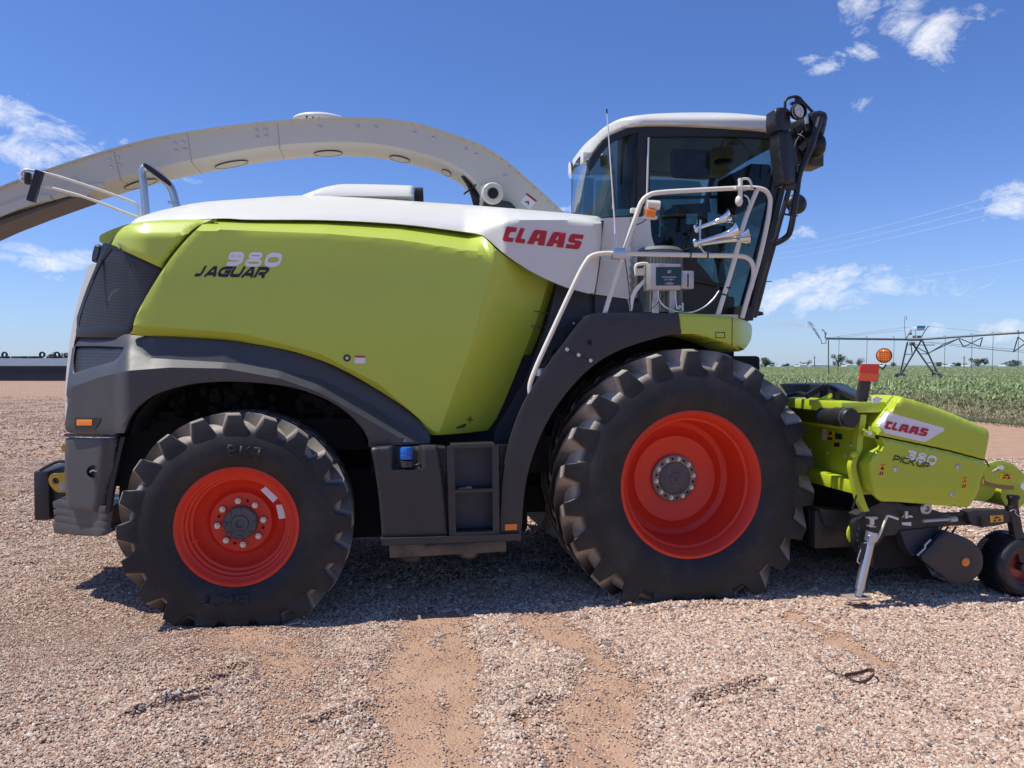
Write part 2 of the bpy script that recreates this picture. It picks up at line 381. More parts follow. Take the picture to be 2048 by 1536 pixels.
# ---- lettering: unit-square shapes mapped on a parallelogram of the photo, lying on the surface
def quadmap(tl, tr, bl):
    tl, tr, bl = [np.array(q, float) for q in (tl, tr, bl)]
    return lambda u, v: tuple(bl+(tr-tl)*u+(tl-bl)*v)
def polys_decal(name, polys, mp, Y, mat, parent, proud=.003, holes=None, th=.0015, proj=P):
    q = B(); Yf = Y if callable(Y) else (lambda a, b: Y)
    for i, pl in enumerate(polys):
        pp = [mp(*p) for p in pl]; hh = [[mp(*p) for p in h] for h in (holes or {}).get(i, [])]
        V, Fs, _ = cdt(resamp(pp, 6), 8, [resamp(h, 6) for h in hh]); pr = proud+i*.0002
        s_ = -pr if proj is P else -pr
        fr = [q.bm.verts.new(proj(a, b, Yf(a, b)+s_)) for a, b in V]
        for f in Fs: q.bm.faces.new([fr[k] for k in f])
    me_o = q.out(name, mat, parent, 0); return me_o
def text_decal(name, txt, tl, tr, bl, Y, mat, parent, proud=.003, shear=0., bold=.0, proj=P, th=0.):
    c = D.curves.new('t', 'FONT'); c.body = txt; c.size = 1; c.shear = shear; c.offset = bold; c.resolution_u = 3
    o = D.objects.new('t', c); COL.objects.link(o); dg = bpy.context.evaluated_depsgraph_get(); dg.update()
    me = D.meshes.new_from_object(o.evaluated_get(dg)); D.objects.remove(o); D.curves.remove(c)
    co = np.array([v.co[:] for v in me.vertices]); mn = co.min(0); mx = co.max(0); mp = quadmap(tl, tr, bl); Yf = Y if callable(Y) else (lambda a, b: Y)
    for v in me.vertices:
        a, b = mp((v.co.x-mn[0])/(mx[0]-mn[0]), (v.co.y-mn[1])/(mx[1]-mn[1])); v.co = proj(a, b, Yf(a, b)-proud)
    if th:
        bm = bmesh.new(); bm.from_mesh(me); r = bmesh.ops.extrude_face_region(bm, geom=bm.faces[:])
        for v in r['geom']:
            if isinstance(v, bmesh.types.BMVert): v.co.y -= th
        bm.to_mesh(me); bm.free()
    return link(name, me, mat, parent, 0)
def ribbon(pts, hw, closed=False, ax=1.):
    """polyline -> one or two outlines of a stroke, mitred; ax: aspect (width/height of the cell)"""
    A = [np.array((p[0]*ax, p[1]), float) for p in pts]; n = len(A); L, R = [], []
    for i in range(n):
        a = A[i]-A[i-1] if (closed or i > 0) else A[1]-A[0]; b = A[(i+1) % n]-A[i] if (closed or i < n-1) else a
        a = a/(np.linalg.norm(a)+1e-9); b = b/(np.linalg.norm(b)+1e-9); m = a+b; m /= (np.linalg.norm(m)+1e-9)
        nrm = np.array((-m[1], m[0])); k = hw/max(.35, np.dot(nrm, np.array((-a[1], a[0]))))
        L.append(A[i]+nrm*k); R.append(A[i]-nrm*k)
    un = lambda q: [(p[0]/ax, p[1]) for p in q]
    return (un(L), un(R)) if closed else un(L)+un(R)[::-1]
def sup(cx, cy, rx, ry, n=28, e=2.8):
    o = []
    for k in range(n):
        t = 2*math.pi*k/n; c, s = math.cos(t), math.sin(t); o.append((cx+rx*math.copysign(abs(c)**(2/e), c), cy+ry*math.copysign(abs(s)**(2/e), s)))
    return o
def glyph(ch, h):
    w = h/1.7                               # half stroke, in cell-width terms handled by ax
    i = h
    G = {'0': [('c', sup(.5, .5, .5-i*.62, .5-i))],
         '8': [('8', sup(.5, .76, .42-.07, .24-.095)), ('8', sup(.5, .27, .5-.07, .27-.095))],
         '9': [('c', sup(.48, .70, .46-i*.62, .30-i)), ('o', [(.94-i*.62+.02, .68), (.94-i*.62+.02, .38), (.88-i, .22), (.76-i, i+.01), (.5, i), (.06, i)])],
         '3': [('o', [(.05, 1-i), (.7, 1-i), (.86-i*.3, .93-i), (.92-i*.62, .78), (.84-i*.5, .62), (.7, .53), (.3, .53)]), ('o', [(.7, .5), (.86-i*.3, .43), (.98-i*.62, .27), (.88-i*.3, .06+i), (.7, i), (.0, i)])],
         'J': [('o', [(.66, 1), (.66, .42), (.6, .2), (.48, i), (.0, i)])],
         'A': [('o', [(.0+i*.5, 0), (.44, 1-i), (.60, 1-i), (1-i*.5, 0)]), ('o', [(.24, .28), (.82, .28)])],
         'G': [('o', [(1, 1-i), (.45, 1-i), (.2, .92-i), (i*.62, .65), (i*.62, .38), (.2, .06+i), (.4, i), (.95-i*.3, i), (.95-i*.3, .5), (.5, .5)])],
         'U': [('o', [(i*.7, 1), (i*.7, .42), (.16, .2), (.32, i), (.62, i), (.82, .18), (.97-i*.6, .42), (.97-i*.6, 1)])],
         'R': [('o', [(i*.7, 0), (i*.7, 1-i), (.7, 1-i), (.92-i*.5, .9-i), (.97-i*.5, .68), (.9-i*.5, .46), (.72, .38), (i*1.9, .38)]), ('o', [(.58, .38), (.95-i*.5, 0)])],
         'P': [('o', [(i*.7, 0), (i*.7, 1-i), (.72, 1-i), (.92-i*.5, .9-i), (.97-i*.5, .68), (.9-i*.5, .46), (.72, .38), (i*1.9, .38)])],
         'I': [('o', [(.5, 0), (.5, 1)])],
         'C': [('o', [(1, 1-i), (.42, 1-i), (.16, .93-i), (i*.62, .65), (i*.62, .35), (.16, .07+i), (.42, i), (1, i)])],
         'K': [('o', [(i*.7, 0), (i*.7, 1)]), ('o', [(i*1.8, .5), (.42, .55), (.95, 1)]), ('o', [(.42, .5), (1, 0)])]}
    return G[ch]
def stroke_word(name, word, tl, tr, bl, Y, mat, parent, hw=.11, gap=.12, widths=None, proj=P, ax=1.6, proud=.003):
    mp = quadmap(tl, tr, bl); ws = [(widths or {}).get(c, 1.) for c in word]; tot = sum(ws)+gap*(len(word)-1); x = 0; polys = []; holes = {}
    for c, w in zip(word, ws):
        if c != ' ':
            for kind, pts in glyph(c, hw):
                a = ax*w
                if kind in 'c8':
                    o, h = ribbon(pts, .105 if kind == '8' else hw, True, a)
                    if sum((p[0]-.5)**2+(p[1]-.5)**2 for p in o) < sum((p[0]-.5)**2+(p[1]-.5)**2 for p in h) and c == '0': o, h = h, o
                    A = lambda q: abs(sum(q[i-1][0]*q[i][1]-q[i][0]*q[i-1][1] for i in range(len(q))))
                    if A(o) < A(h): o, h = h, o
                    holes[len(polys)] = [[((x+w*u)/tot, v) for u, v in h]]; polys.append([((x+w*u)/tot, v) for u, v in o])
                else: polys.append([((x+w*u)/tot, v) for u, v in ribbon(pts, hw, False, a)])
        x += w+gap
    return polys_decal(name, polys, mp, Y, mat, parent, proud, holes, proj=proj)
CLA = [(0, .155, [(.2,1),(1,1),(.95,.68),(.64,.68),(.5,.6),(.42,.36),(.5,.28),(.92,.28),(.86,0),(.14,0),(0,.12),(.12,.9)]),
       (.16, .29, [(.28,1),(.72,1),(.5,.3),(1,.27),(.94,0),(.12,0),(0,.12)]),
       (.315, .535, [(0,0),(.24,.9),(.36,1),(1,1),(1,0),(.62,0),(.62,.24),(.44,.24),(.37,0)]),
       (.555, .775, [(0,0),(.24,.9),(.36,1),(1,1),(1,0),(.62,0),(.62,.24),(.44,.24),(.37,0)]),
       (.80, 1, [(0,0),(.04,.28),(.55,.28),(.57,.38),(.2,.4),(.08,.5),(.14,.88),(.28,1),(1,1),(.97,.7),(.5,.7),(.49,.6),(.86,.58),(.97,.48),(.88,.1),(.76,0)])]
def logo(name, tl, tr, bl, Y, mat, parent, proj=P):
    polys = [[(a+(b-a)*u, v) for u, v in pl] for a, b, pl in CLA]
    ah = [(.47,.46),(.62,.46),(.62,.74),(.55,.74)]
    holes = {i: [[(CLA[i][0]+(CLA[i][1]-CLA[i][0])*u, v) for u, v in ah]] for i in (2, 3)}
    return polys_decal(name, polys, quadmap(tl, tr, bl), Y, mat, parent, .004, holes, proj=proj)

# ================================================================== FORAGE HARVESTER
H = empty('forage_harvester', (1.5, CY, 0), 'lime green and white self-propelled forage harvester with red wheels parked on the gravel', 'forage harvester')
lerp = lambda x, xs, ys: float(np.interp(x, xs, ys))
# ---- wheels
def make_wheel(R, width, rimr, lugn, loc, front):
    w = D.objects.new('wheel', None); COL.objects.link(w); w.parent = H; w.location = Vector(loc)-H.location
    x0, _, z0 = loc; c = Vector(loc); tm = tyre_mat('tyre_rubber', R*.78, R*.86, 1.0 if front else .8)
    b = B(); Wd = width; sb = -.045
    half = [(rimr-.005, .015), (rimr+.02, sb*.2), (rimr+(R*.8-rimr)*.35, sb*.85), (rimr+(R*.8-rimr)*.7, sb), (R*.815, -.028), (R*.855, -.006), (R*.895, .045), (R*.925, .12), (R*.935, Wd*.3)]
    prof = catmull(half, 4); prof = prof+[(r, Wd-y) for r, y in prof[::-1]]
    b.lathe([(r, y) for r, y in prof], c, n=120)
    # lugs: swept bars alternating between both shoulders
    def lug(k, side):
        th0 = 2*math.pi*(k+(.5 if side else 0))/lugn; sw = -.62/ (R/1.05)**.5
        secs = []
        #   y, sweep, base r, top r, half width base, half width top (m)
        for y, s_, rb, rt, wb, wt in [(-.026, 0., R*.79, R*.80, .034, .022), (-.031, 0., R*.80, R*.86, .066, .036), (-.026, .00, R*.83, R*.93, .080, .046), (-.016, .01, R*.85, R*.98, .082, .044), (.030, .05, R*.88, R, .072, .044), (Wd*.18, .22, R*.915, R, .054, .036), (Wd*.34, .50, R*.925, R, .044, .030), (Wd*.50, .84, R*.925, R, .042, .030), (Wd*.535, .92, R*.92, R*.985, .034, .02)]:
            yy = Wd-y if side else y; th = th0+sw*s_; q = []
            for (r, hw) in ((rb, wb), (rt, wt)):
                for sg in (-1, 1): a = th+sg*hw/r; q.append((r, a))
            order = [q[0], q[2], q[3], q[1]]
            secs.append([b.bm.verts.new((x0+r*math.sin(a), yy, z0+r*math.cos(a))) for r, a in order])
        for p, q in zip(secs, secs[1:]):
            for i in range(3): b.bm.faces.new((p[i], q[i], q[i+1], p[i+1]))
        b.bm.faces.new(secs[0]); b.bm.faces.new(secs[-1][::-1])
    for k in range(lugn): lug(k, 0); lug(k, 1)
    for v in b.bm.verts:                  # loaded tyre: flat and slightly bulged where it stands
        fl = -.022
        if v.co.z < fl+.02:
            dz = fl+.02-v.co.z; v.co.z = fl + .004*math.tanh(-dz*10)
        k = max(0, 1-(v.co.z-fl)/(.35*R)); v.co.y += (.03*k*k)*(1 if v.co.y > Wd/2 else -1)
    b.out('tyre', tm, w, 24)
    b = B()
    if front:
        pr = [(rimr-.012, .03), (rimr+.012, .012), (rimr+.012, -.004), (rimr-.008, -.010), (rimr-.02, .0), (rimr-.03, .03), (rimr-.045, .045), (rimr-.052, .09), (rimr-.07, .10), (rimr-.078, .20), (rimr-.086, .22), (rimr-.092, .33), (rimr-.10, .36), (.42, .385), (.36, .365), (.345, .345), (.30, .352), (.20, .372), (.0, .372)]
    else:
        pr = [(rimr-.012, .03), (rimr+.012, .012), (rimr+.012, -.004), (rimr-.006, -.010), (rimr-.018, .0), (rimr-.028, .026), (rimr-.045, .036), (rimr-.052, .062), (rimr-.068, .068), (rimr-.075, .10), (rimr-.092, .105), (rimr-.10, .15), (.265, .20), (.24, .215), (.222, .20), (.21, .175), (.10, .168), (0, .168)]
    b.lathe(pr, c, n=112); rim = b.out('rim', RED, w, 40)
    yd = .372 if front else .168; b = B()
    if front:
        b.lathe([(.192, yd+.01), (.190, yd-.022), (.180, yd-.028), (.134, yd-.028), (.130, yd-.02), (.128, yd+.01)], c, n=56); b.out('hub_ring', M('hub_ring_metal', (.20, .17, .15), .5, .5, var=.2, dust=.6), w)
        b = B(); b.lathe([(.131, yd), (.131, yd-.03), (.122, yd-.036), (.05, yd-.036), (.045, yd-.042), (.02, yd-.042), (.016, yd-.036), (0, yd-.036)], c, n=48); b.out('hub_cap', HUB, w)
        nb, rb, r0, ph = 10, .16, .016, .12
    else:
        b.lathe([(.118, yd+.01), (.118, yd-.035), (.108, yd-.045), (.06, yd-.045), (.055, yd-.06), (.03, yd-.062), (.026, yd-.05), (0, yd-.05)], c, n=48)
        for k in range(8):
            a = k*math.pi/4; q = Vector((x0+.1*math.cos(a), yd-.05, z0+.1*math.sin(a))); b.box(q-Vector((.012, .006, .012)), q+Vector((.012, .01, .012)), .003)
        b.out('hub_cap', HUB, w)
        nb, rb, r0, ph = 8, .157, .018, .1
    for k in range(nb):
        a = 2*math.pi*k/nb+ph; q = Vector((x0+rb*math.cos(a), yd, z0+rb*math.sin(a)))
        g = B(); g.cyl(q+Vector((0, -.002, 0)), q+Vector((0, -.034, 0)), r0*1.25, 6); g.cyl(q+Vector((0, -.034, 0)), q+Vector((0, -.052, 0)), r0*.7, 10); g.out('wheel_bolt', BOLT, w)
    for k in range(nb):
        if front or k % 2: 
            a = 2*math.pi*(k+.5)/nb+ph; q = Vector((x0+rb*math.cos(a), yd-.029 if front else yd-.002, z0+rb*math.sin(a))); B().cyl(q, q+Vector((0, -.002, 0)), .010, 12).out('bolt_hole', VOID, w)
    return w
def dup(o, parent=None):
    c = o.copy(); COL.objects.link(c); c.parent = parent if parent else o.parent
    for ch in list(o.children): dup(ch, c)
    return c
fw = make_wheel(1.045, .70, .560, 22, (3.334, 0, .900), True)
rw = make_wheel(.79, .54, .405, 20, (-.005, 0, .700), False)
# decals on the near wheels belong to these wheels only; make the far wheels first
for w in (fw, rw):
    c = dup(w, H); c.rotation_euler = (0, 0, math.pi); c.location = (w.location.x, 2*0-w.location.y, w.location.z)
text_decal('sidewall_lettering', 'BKT', (456, 889), (534, 897), (452, 912), -.047, tyre_mat('tyre_rubber_plain', 9, 10), rw, .002, bold=.02, th=.002)
text_decal('sidewall_lettering', 'BKT', (498, 1212), (398, 1212), (498, 1190), -.047, D.materials['tyre_rubber_plain'], rw, .002, bold=.02, th=.002)
sheet('rim_sticker', [(521,980),(531,973),(556,996),(546,1005)], .118, DECW, rw, .002, 6, smooth=False); sheet('rim_sticker', [(552,1010),(565,1009),(572,1036),(558,1038)], .118, DECW, rw, .002, 6, smooth=False)
B().cyl(P(384,1083,.05), P(396,1080,.06), .008, 10).out('valve', RED, rw)

# ---- lime side panel
topc = [(428,439),(500,441),(650,442),(800,450),(960,471)]
def crease(py): return lerp(py, [500, 690, 866], [992, 942, 878])
LWX = [265, 480, 640, 760, 876]; LWY = [650, 666, 707, 769, 870]
def Yg(px, py):
    d = py-lerp(px, [p[0] for p in topc]+[1117], [p[1] for p in topc]+[600]); y = .20
    roll = lerp(px, [430, 700, 960], [19, 27, 35])
    if px < 985 and d < roll: y += .33*(1-max(0, d)/roll)**1.1*min(1, (985-px)/50)
    y += .03*((py-640)/200)**2
    cx = crease(py)
    if px > cx: y += .0026*(px-cx)
    ex = lerp(py, [566, 660, 745, 830, 860], [1096, 1066, 1032, 998, 975])
    if px > ex: y += .005*(px-ex)
    lw = lerp(px, LWX, LWY)
    if py > lw and px < cx+2: y += .0034*(py-lw)
    if px < 330: y += .02*((330-px)/65)**2
    return y
side = sheet('side_panel', [(428,439),(500,441),(650,442),(800,450),(925,465),(960,471),(975,481),(1003,507),(1060,543),(1117,566),(1118,580),(1090,655),(1055,745),(1020,825),(1003,850),(990,858),(930,866),(872,870),(858,866),(838,838),(800,808),(740,770),(690,742),(640,720),(560,697),(440,680),(275,670),(265,660),(272,632),(300,580),(345,512),(392,460)], Yg, GREEN, H, .03, 8, er=3, ed=.008, ang=50, sharp=20, lines=[[(992,500),(942,690),(878,866)], [(268,650.3),(480,666),(640,707),(760,769),(868,863)], [(440,459),(500,461.5),(650,467),(800,479.5),(925,499),(945,502)], [(440,450),(500,451),(650,454),(800,464.5),(925,482),(940,484)], [(1094,572),(1066,660),(1032,745),(998,830),(984,848)]])
mirror(side)
def Yb(px, py): return .30+(max(0, 300-px)/100)**2*.34+.10*max(0, (470-py)/30)
rp = sheet('rear_upper_panel', [(258,449),(300,442),(360,439),(424,439),(384,460),(338,512),(323,536),(262,508),(222,490),(236,465)], Yb, GREEN, H, .03, 8, er=5, ed=.014)
mirror(rp)
sheet('rear_hood_corner', [(199,473),(206,467),(226,458),(252,449),(262,448),(240,466),(224,492),(208,487),(199,484)], .70, GREEN, H, .3, 5, ang=60)
sheet('panel_seam', [(426,439),(432,439),(396,462),(347,517),(330,542),(322,537),(338,512),(384,460)], .40, M('seam_lime', (.20,.25,.03), .5), H, .04, 7)
# decals
SY = Yg
stroke_word('model_lettering', '980', (459,503), (568,505.5), (450,532), SY, SILV, H, .155, .12, ax=1.75)
stroke_word('model_lettering', 'JAGUAR', (400,531.5), (542,534), (388,553), SY, INK, H, .148, .05, {'J': .75}, ax=1.5)
c0 = P(694, 716, Yg(694, 716)); b = B(); b.lathe([(.026, .01), (.026, -.006), (.014, -.006), (.012, .004), (0, .004)], c0, n=28); b.out('panel_lock', BLACK, H); B().lathe([(.012, 0), (.012, -.005), (.006, -.006), (.005, 0), (0, 0)], c0, n=20).out('lock_barrel', BOLT, H)
def sticker(corners, Y, base, items, parent, proj=P, name='warning_sticker', proud=.0):
    g = lambda y: ((lambda a, b: Y(a, b)-.004-y) if callable(Y) else (Y-.004-y))
    o = sheet(name, corners, g(0), base, parent, .003, 6, smooth=False, proj=proj)
    mp = quadmap(corners[0], corners[1], corners[3])
    for mt, poly in items: polys_decal('print', [poly], mp, g(.001), mt, o, .0005, proj=proj)
    return o
sticker([(709,711),(731,711.5),(731,727.5),(709,727)], Yg, DECW, [(DECR, [(.02,.76),(.98,.76),(.98,.98),(.02,.98)]), (SILV, [(.12,.12),(.88,.12),(.88,.66),(.12,.66)])], H)
b = B(); b.tube([P(876,849,.40), P(880,852,.325), P(888,856,.31), P(905,856,.32), P(922,853,.335), P(929,850,.345), P(927,846,.42)], .011, 10, smooth=3); b.out('door_handle', DPLATE, H)
ce = (940, 839)
for k in range(4):
    a = k*math.pi/2+.1; r = 8; pts = [(ce[0]+r*math.cos(a), ce[1]+r*math.sin(a)), (ce[0]+2.4*math.cos(a+.8), ce[1]+2.4*math.sin(a+.8)), (ce[0]+1.2*math.cos(a), ce[1]+1.2*math.sin(a)), (ce[0]+2.4*math.cos(a-.8), ce[1]+2.4*math.sin(a-.8))]
    polys_decal('star_mark', [pts], lambda u, v: (u, v), lambda a_, b_: Yg(a_, b_), INK, H, .003)
# ---- white hood
HT = [(262,446),(275,436),(300,427),(330,419),(400,405),(500,397),(600,391),(700,394),(820,402),(950,411),(1050,419),(1120,425),(1180,431),(1203,440)]
def Ht(px): return lerp(px, [p[0] for p in HT], [p[1] for p in HT])
def Cr(px): return lerp(px, [262, 430, 650, 800, 925, 962, 985, 1010, 1040, 1100, 1203], [448, 439, 442, 450, 465, 468, 456, 446, 440, 439, 446])
def Dp(px): return lerp(px, [262, 330, 430, 600, 900, 1050, 1203], [.06, .3, .42, .50, .42, .34, .22])
def Yh(px, py):
    c = Cr(px); h = Ht(px); t = max(0, min(1, (c-py)/max(2, c-h))); base = lerp(px, [262, 430, 930, 1010, 1190, 1203], [.46, .46, .45, .24, .24, .26])
    y = base+Dp(px)*t**1.7
    if px > 1188: y += .05*((px-1188)/15)**2
    return y
hood = sheet('engine_hood', HT[:-1]+[(1197,434),(1203,446),(1201,500),(1190,578),(1184,586),(1170,585),(1121,570),(1060,541),(1005,504),(975,478),(960,469),(925,463),(800,448),(650,440),(500,439),(430,437),(262,447)], Yh, WHITE, H, .03, 7, ang=60)
mirror(hood)
top = [(P(px, Ht(px), Yh(px, Ht(px)))) for px in range(262, 1200, 14)]
b = B(); rows = []
for p in top:
    rows.append([b.bm.verts.new((p.x, p.y+(2*(CY-p.y))*t, p.z+.045*math.sin(math.pi*t)-.004)) for t in np.linspace(0, 1, 9)])
for r, q in zip(rows, rows[1:]):
    for i in range(8): b.bm.faces.new((r[i], r[i+1], q[i+1], q[i]))
b.out('hood_top', WHITE, H)
logo('maker_lettering', (1010,452.5), (1168,470), (1004,482), Yh, LOGO, H)
# air intake hump on the hood
hump = sheet('air_intake_hump', [(590,396),(600,392),(640,377),(665,371),(690,368),(760,369),(820,371),(826,374),(828,404),(700,402),(600,400)], lambda a, b: 1.0+.10*max(0, (388-b)/20)-(.06 if b < 393 else 0), WHITE, H, .9, 6, er=4, ed=.035, rnd=2)
b = B(); b.cyl(P(829,394,1.1), P(846,394,1.1), .075, 20, .07); 
for k in range(5): b.lathe([(.08, -.004), (.084, 0), (.08, .004)], P(831+k*3.4,394,1.1), (1, 0, 0), 20)
b.out('air_filter_cap', BLACK, H)
b = B(); b.ball(P(641,242,2.3), (.27,.2,.062), 3); b.out('dome_cap', WHITE, H)
for px in (612, 625, 637): B().beam(P(px,239,2.12), P(px+2,232,2.12), .012, .012).out('cap_slot', DPLATE, H)
# ---- rear: grilles, strips, lamps
Yr = lambda px, py: .36+max(0, (300-px)/100)**2*.20
gb = sheet('rear_side_grille', [(221,492),(262,511),(319,541),(300,578),(275,622),(254,656),(155,656),(160,628),(176,582),(198,532)], lambda a, b: Yr(a, b)+.015, GRILLE, H, .001, 12, rnd=4)
sheet('grille_backing', [(210,494),(262,511),(319,541),(300,578),(254,660),(152,660),(160,628),(176,582)], lambda a, b: Yr(a, b)+.22, VOID, H, .02, 12)
sheet('grille_frame', [(206,486),(222,489),(262,507),(326,543),(300,585),(268,640),(262,668),(258,676),(147,674),(152,640),(172,580),(192,530)], lambda a, b: Yr(a, b)+.0, BLACK, H, .05, 9, holes=[[(224,497),(262,514),(314,541),(296,578),(272,620),(251,653),(157,653),(162,628),(178,582),(200,532)]], er=3, ed=.01)
B().tube([P(246,456,.66),P(232,472,.6),P(212,506,.56),P(186,560,.53)], .009, 8, smooth=4).out('rear_strap', BLACK, H)
b = B(); b.tube([P(232,474,.52),P(241,496,.38),P(262,535,.36)], .006, 8); b.out('gas_strut', DPLATE, H)
b = B(); b.box((-1.05,.62,2.0), (-.7,2.2,2.7), .03); b.out('radiator_block', VOID, H)
B().tube([P(218,600,.58),P(226,585,.57),P(238,578,.57)], .008, 8, smooth=4).out('coolant_pipe', STEEL, H)
lamp = sheet('work_lamp', [(192,487),(208,492),(203,510),(196,527),(183,523),(185,505)], .75, BLACK, H, .18, 6, er=4, ed=.02, rnd=4)
sheet('lamp_lens', [(188,493),(198,492),(196,508),(190,520),(186,518)], .742, M('smoked_lens', (.08,.085,.09), .15, coat=.6), lamp, .01, 5)
sheet('rear_pillar_strip', [(177,531),(187,527),(197,530),(190,545),(172,592),(157,650),(146,700),(141,770),(138,846),(131,846),(130,790),(134,730),(143,662),(158,592)], lambda a, b: .66+(200-a)*.003, WHITE, H, .5, 5)
# ---- rear fender, one sculpted moulding
fc = [(128,776),(150,772),(200,754),(260,741),(340,735),(450,737),(560,757),(640,785),(720,830),(850,905)]
def Yf_(px, py):
    c = lerp(px, [p[0] for p in fc], [p[1] for p in fc]); y = .13
    if py < c: d = c-py; y += .0034*d
    if py > c: y += .0002*(py-c)
    # step back below the lime panel
    up = lerp(px, [150, 240, 300, 400, 500, 640, 740, 850], [690, 690, 716, 722, 728, 757, 808, 880])
    if py < up and px > 250: y -= .0022*(up-py)*min(1, (px-250)/60)
    if px < 262: y += .0036*(262-px)*min(1, (262-px)/30)
    return y
fend = sheet('rear_fender', [(146,684),(152,677),(170,671),(215,672),(262,668),(275,671),(440,681),(560,698),(640,721),(690,743),(740,771),(800,809),(838,839),(858,867),(860,886),(800,890),(738,894),(733,872),(712,842),(680,815),(640,793),(585,775),(520,766),(450,763),(380,769),(320,785),(285,806),(262,832),(248,866),(180,868),(134,864),(130,850),(136,800),(133,782)], Yf_, DGREY, H, .06, 8, er=4, ed=.010, ang=32, sharp=20, lines=[[(140,774),(150,772),(200,754),(260,741),(340,735),(450,737),(560,757),(640,785),(720,830),(800,876)], [(262,702),(300,716),(400,722),(500,728),(640,757),(740,808),(820,863)]], holes=[[(151,692),(200,692),(248,694),(243,706),(234,717),(222,724),(180,736),(148,746),(147,720)]])
fl = sheet('fender_liner', [(242,868),(255,835),(280,806),(318,782),(380,766),(450,760),(525,763),(590,772),(645,790),(685,812),(716,838),(738,870),(742,894),(700,900),(300,905),(238,1000)], .62, VOID, H, .25, 12, ang=30)
b = B(); arch = catmull([(262,868),(275,830),(320,785),(380,768),(450,762),(520,765),(585,774),(640,792),(680,814),(712,840),(735,892)], 5); r1 = [P(a, b_, .18) for a, b_ in arch]
q1 = [b.bm.verts.new(p) for p in r1]; q2 = [b.bm.verts.new(p+Vector((0, .75, 0))) for p in r1]
for i in range(len(q1)-1): b.bm.faces.new((q1[i], q1[i+1], q2[i+1], q2[i]))
b.out('wheel_arch_liner', VOID, H)
mirror(fend)
sheet('lower_grille', [(149,690),(200,690),(250,692),(244,708),(235,719),(222,726),(180,738),(146,748),(145,720)], lambda a, b: Yf_(a, b)+.05, GRILLE, H, .001, 12)
sheet('grille_backing', [(149,690),(250,692),(235,722),(146,748)], lambda a, b: Yf_(a, b)+.16, VOID, H, .02, 12)
sheet('side_light_recess', [(150,835),(203,836),(196,850),(190,858),(148,857)], lambda a, b: Yf_(a, b)-.006, BLACK, H, .01, 6, rnd=3)
sheet('side_marker_light', [(153,839),(184,839),(184,851),(153,851)], lambda a, b: Yf_(a, b)-.014, ORANGE, H, .02, 6, rnd=2, er=2, ed=.004)
b = B(); b.lathe([(.05, .02), (.05, -.02), (.03, -.03), (0, -.03)], P(146,800,.74), (-.6, -.8, 0), 20); b.out('tail_lamp', SILV, H)
# rear lower cover with round cap
def Yc(px, py):
    y = .27+.0040*max(0, 240-px)*min(1, max(0, 240-px)/20)
    if px > 205-(py-880)*.12: y += .0035*(px-(205-(py-880)*.12))
    return y
sheet('rear_lower_cover', [(131,876),(180,878),(241,877),(232,912),(222,950),(212,1000),(209,1026),(180,1023),(134,1016),(129,950)], Yc, DGREY, H, .08, 7, er=4, ed=.012, rnd=3)
sheet('cover_edge', [(241,874),(250,874),(240,915),(228,970),(219,1026),(210,1026),(213,1000),(223,950),(233,912)], .30, BLACK, H, .06, 8)
sheet('trim_band', [(128,868),(245,869),(243,875),(129,873)], lambda a, b: Yc(a, 880)-.01, BLACK, H, .12, 6, smooth=False)
b = B(); b.lathe([(.046, .0), (.046, -.008), (.040, -.008), (.036, .02), (0, .02)], P(187,943,Yc(187,943)-.006), n=32); b.out('towing_cap', BLACK, H); B().tube([P(180,944,Yc(187,943)-.02),P(187,941,Yc(187,943)-.024),P(195,944,Yc(187,943)-.02)], .006, 8, smooth=3).out('cap_latch', STEEL, H)
b = B()
for k, (z0, z1, ex) in enumerate([(1004, 1020, 3), (1020, 1034, 1.5), (1034, 1048, 0), (1048, 1070, 2)]):
    pts = [(108-ex,z0),(118-ex,z0-4),(138,z0),(170,z0+4),(205,z0+8),(222+ex,z0+8),(222+ex,z1+(-6 if k == 3 else 8)),(203,z1+(2 if k == 3 else 8)),(160,z1+(1 if k == 3 else 4)),(128,z1-2),(110-ex,z1-4)]
    sheet('x', pts, lambda a, b_: .42+.0050*max(0, 215-a)*min(1, max(0, 215-a)/30), None, None, .5, 6, er=3, ed=.008, bb=b)
b.out('rear_bumper', DGREY, H)
# counterweight and yellow tow hitch at the back
cw = B(); cw.box(P(67,1042,1.15), P(98,941,1.15)+Vector((0,.75,0)), .02); cw.box(P(100,1040,1.2), P(165,950,1.2)+Vector((0,.6,0)), .02); cw.out('counterweight', DPLATE, H)
sheet('tow_hitch', [(133,930),(127,945),(115,947),(103,948),(97,958),(100,970),(112,983),(124,985),(135,984)], .98, YEL, H, .03, 5, holes=[[(105,958),(112,955),(118,960),(117,967),(110,969),(104,965)]], ang=60)
B().cyl(P(126,974,.97), P(126,974,1.03), .025, 16).out('hitch_pin', STEEL, H)
B().tube([P(80,941,1.0),P(100,930,1.0),P(118,923,1.0),P(134,924,1.0)], .012, 8, smooth=4).out('rear_hose', BLACK, H)
sheet('tow_eye', [(121,893),(128,888),(134,890),(134,904),(126,904)], 1.0, YEL, H, .03, 5)
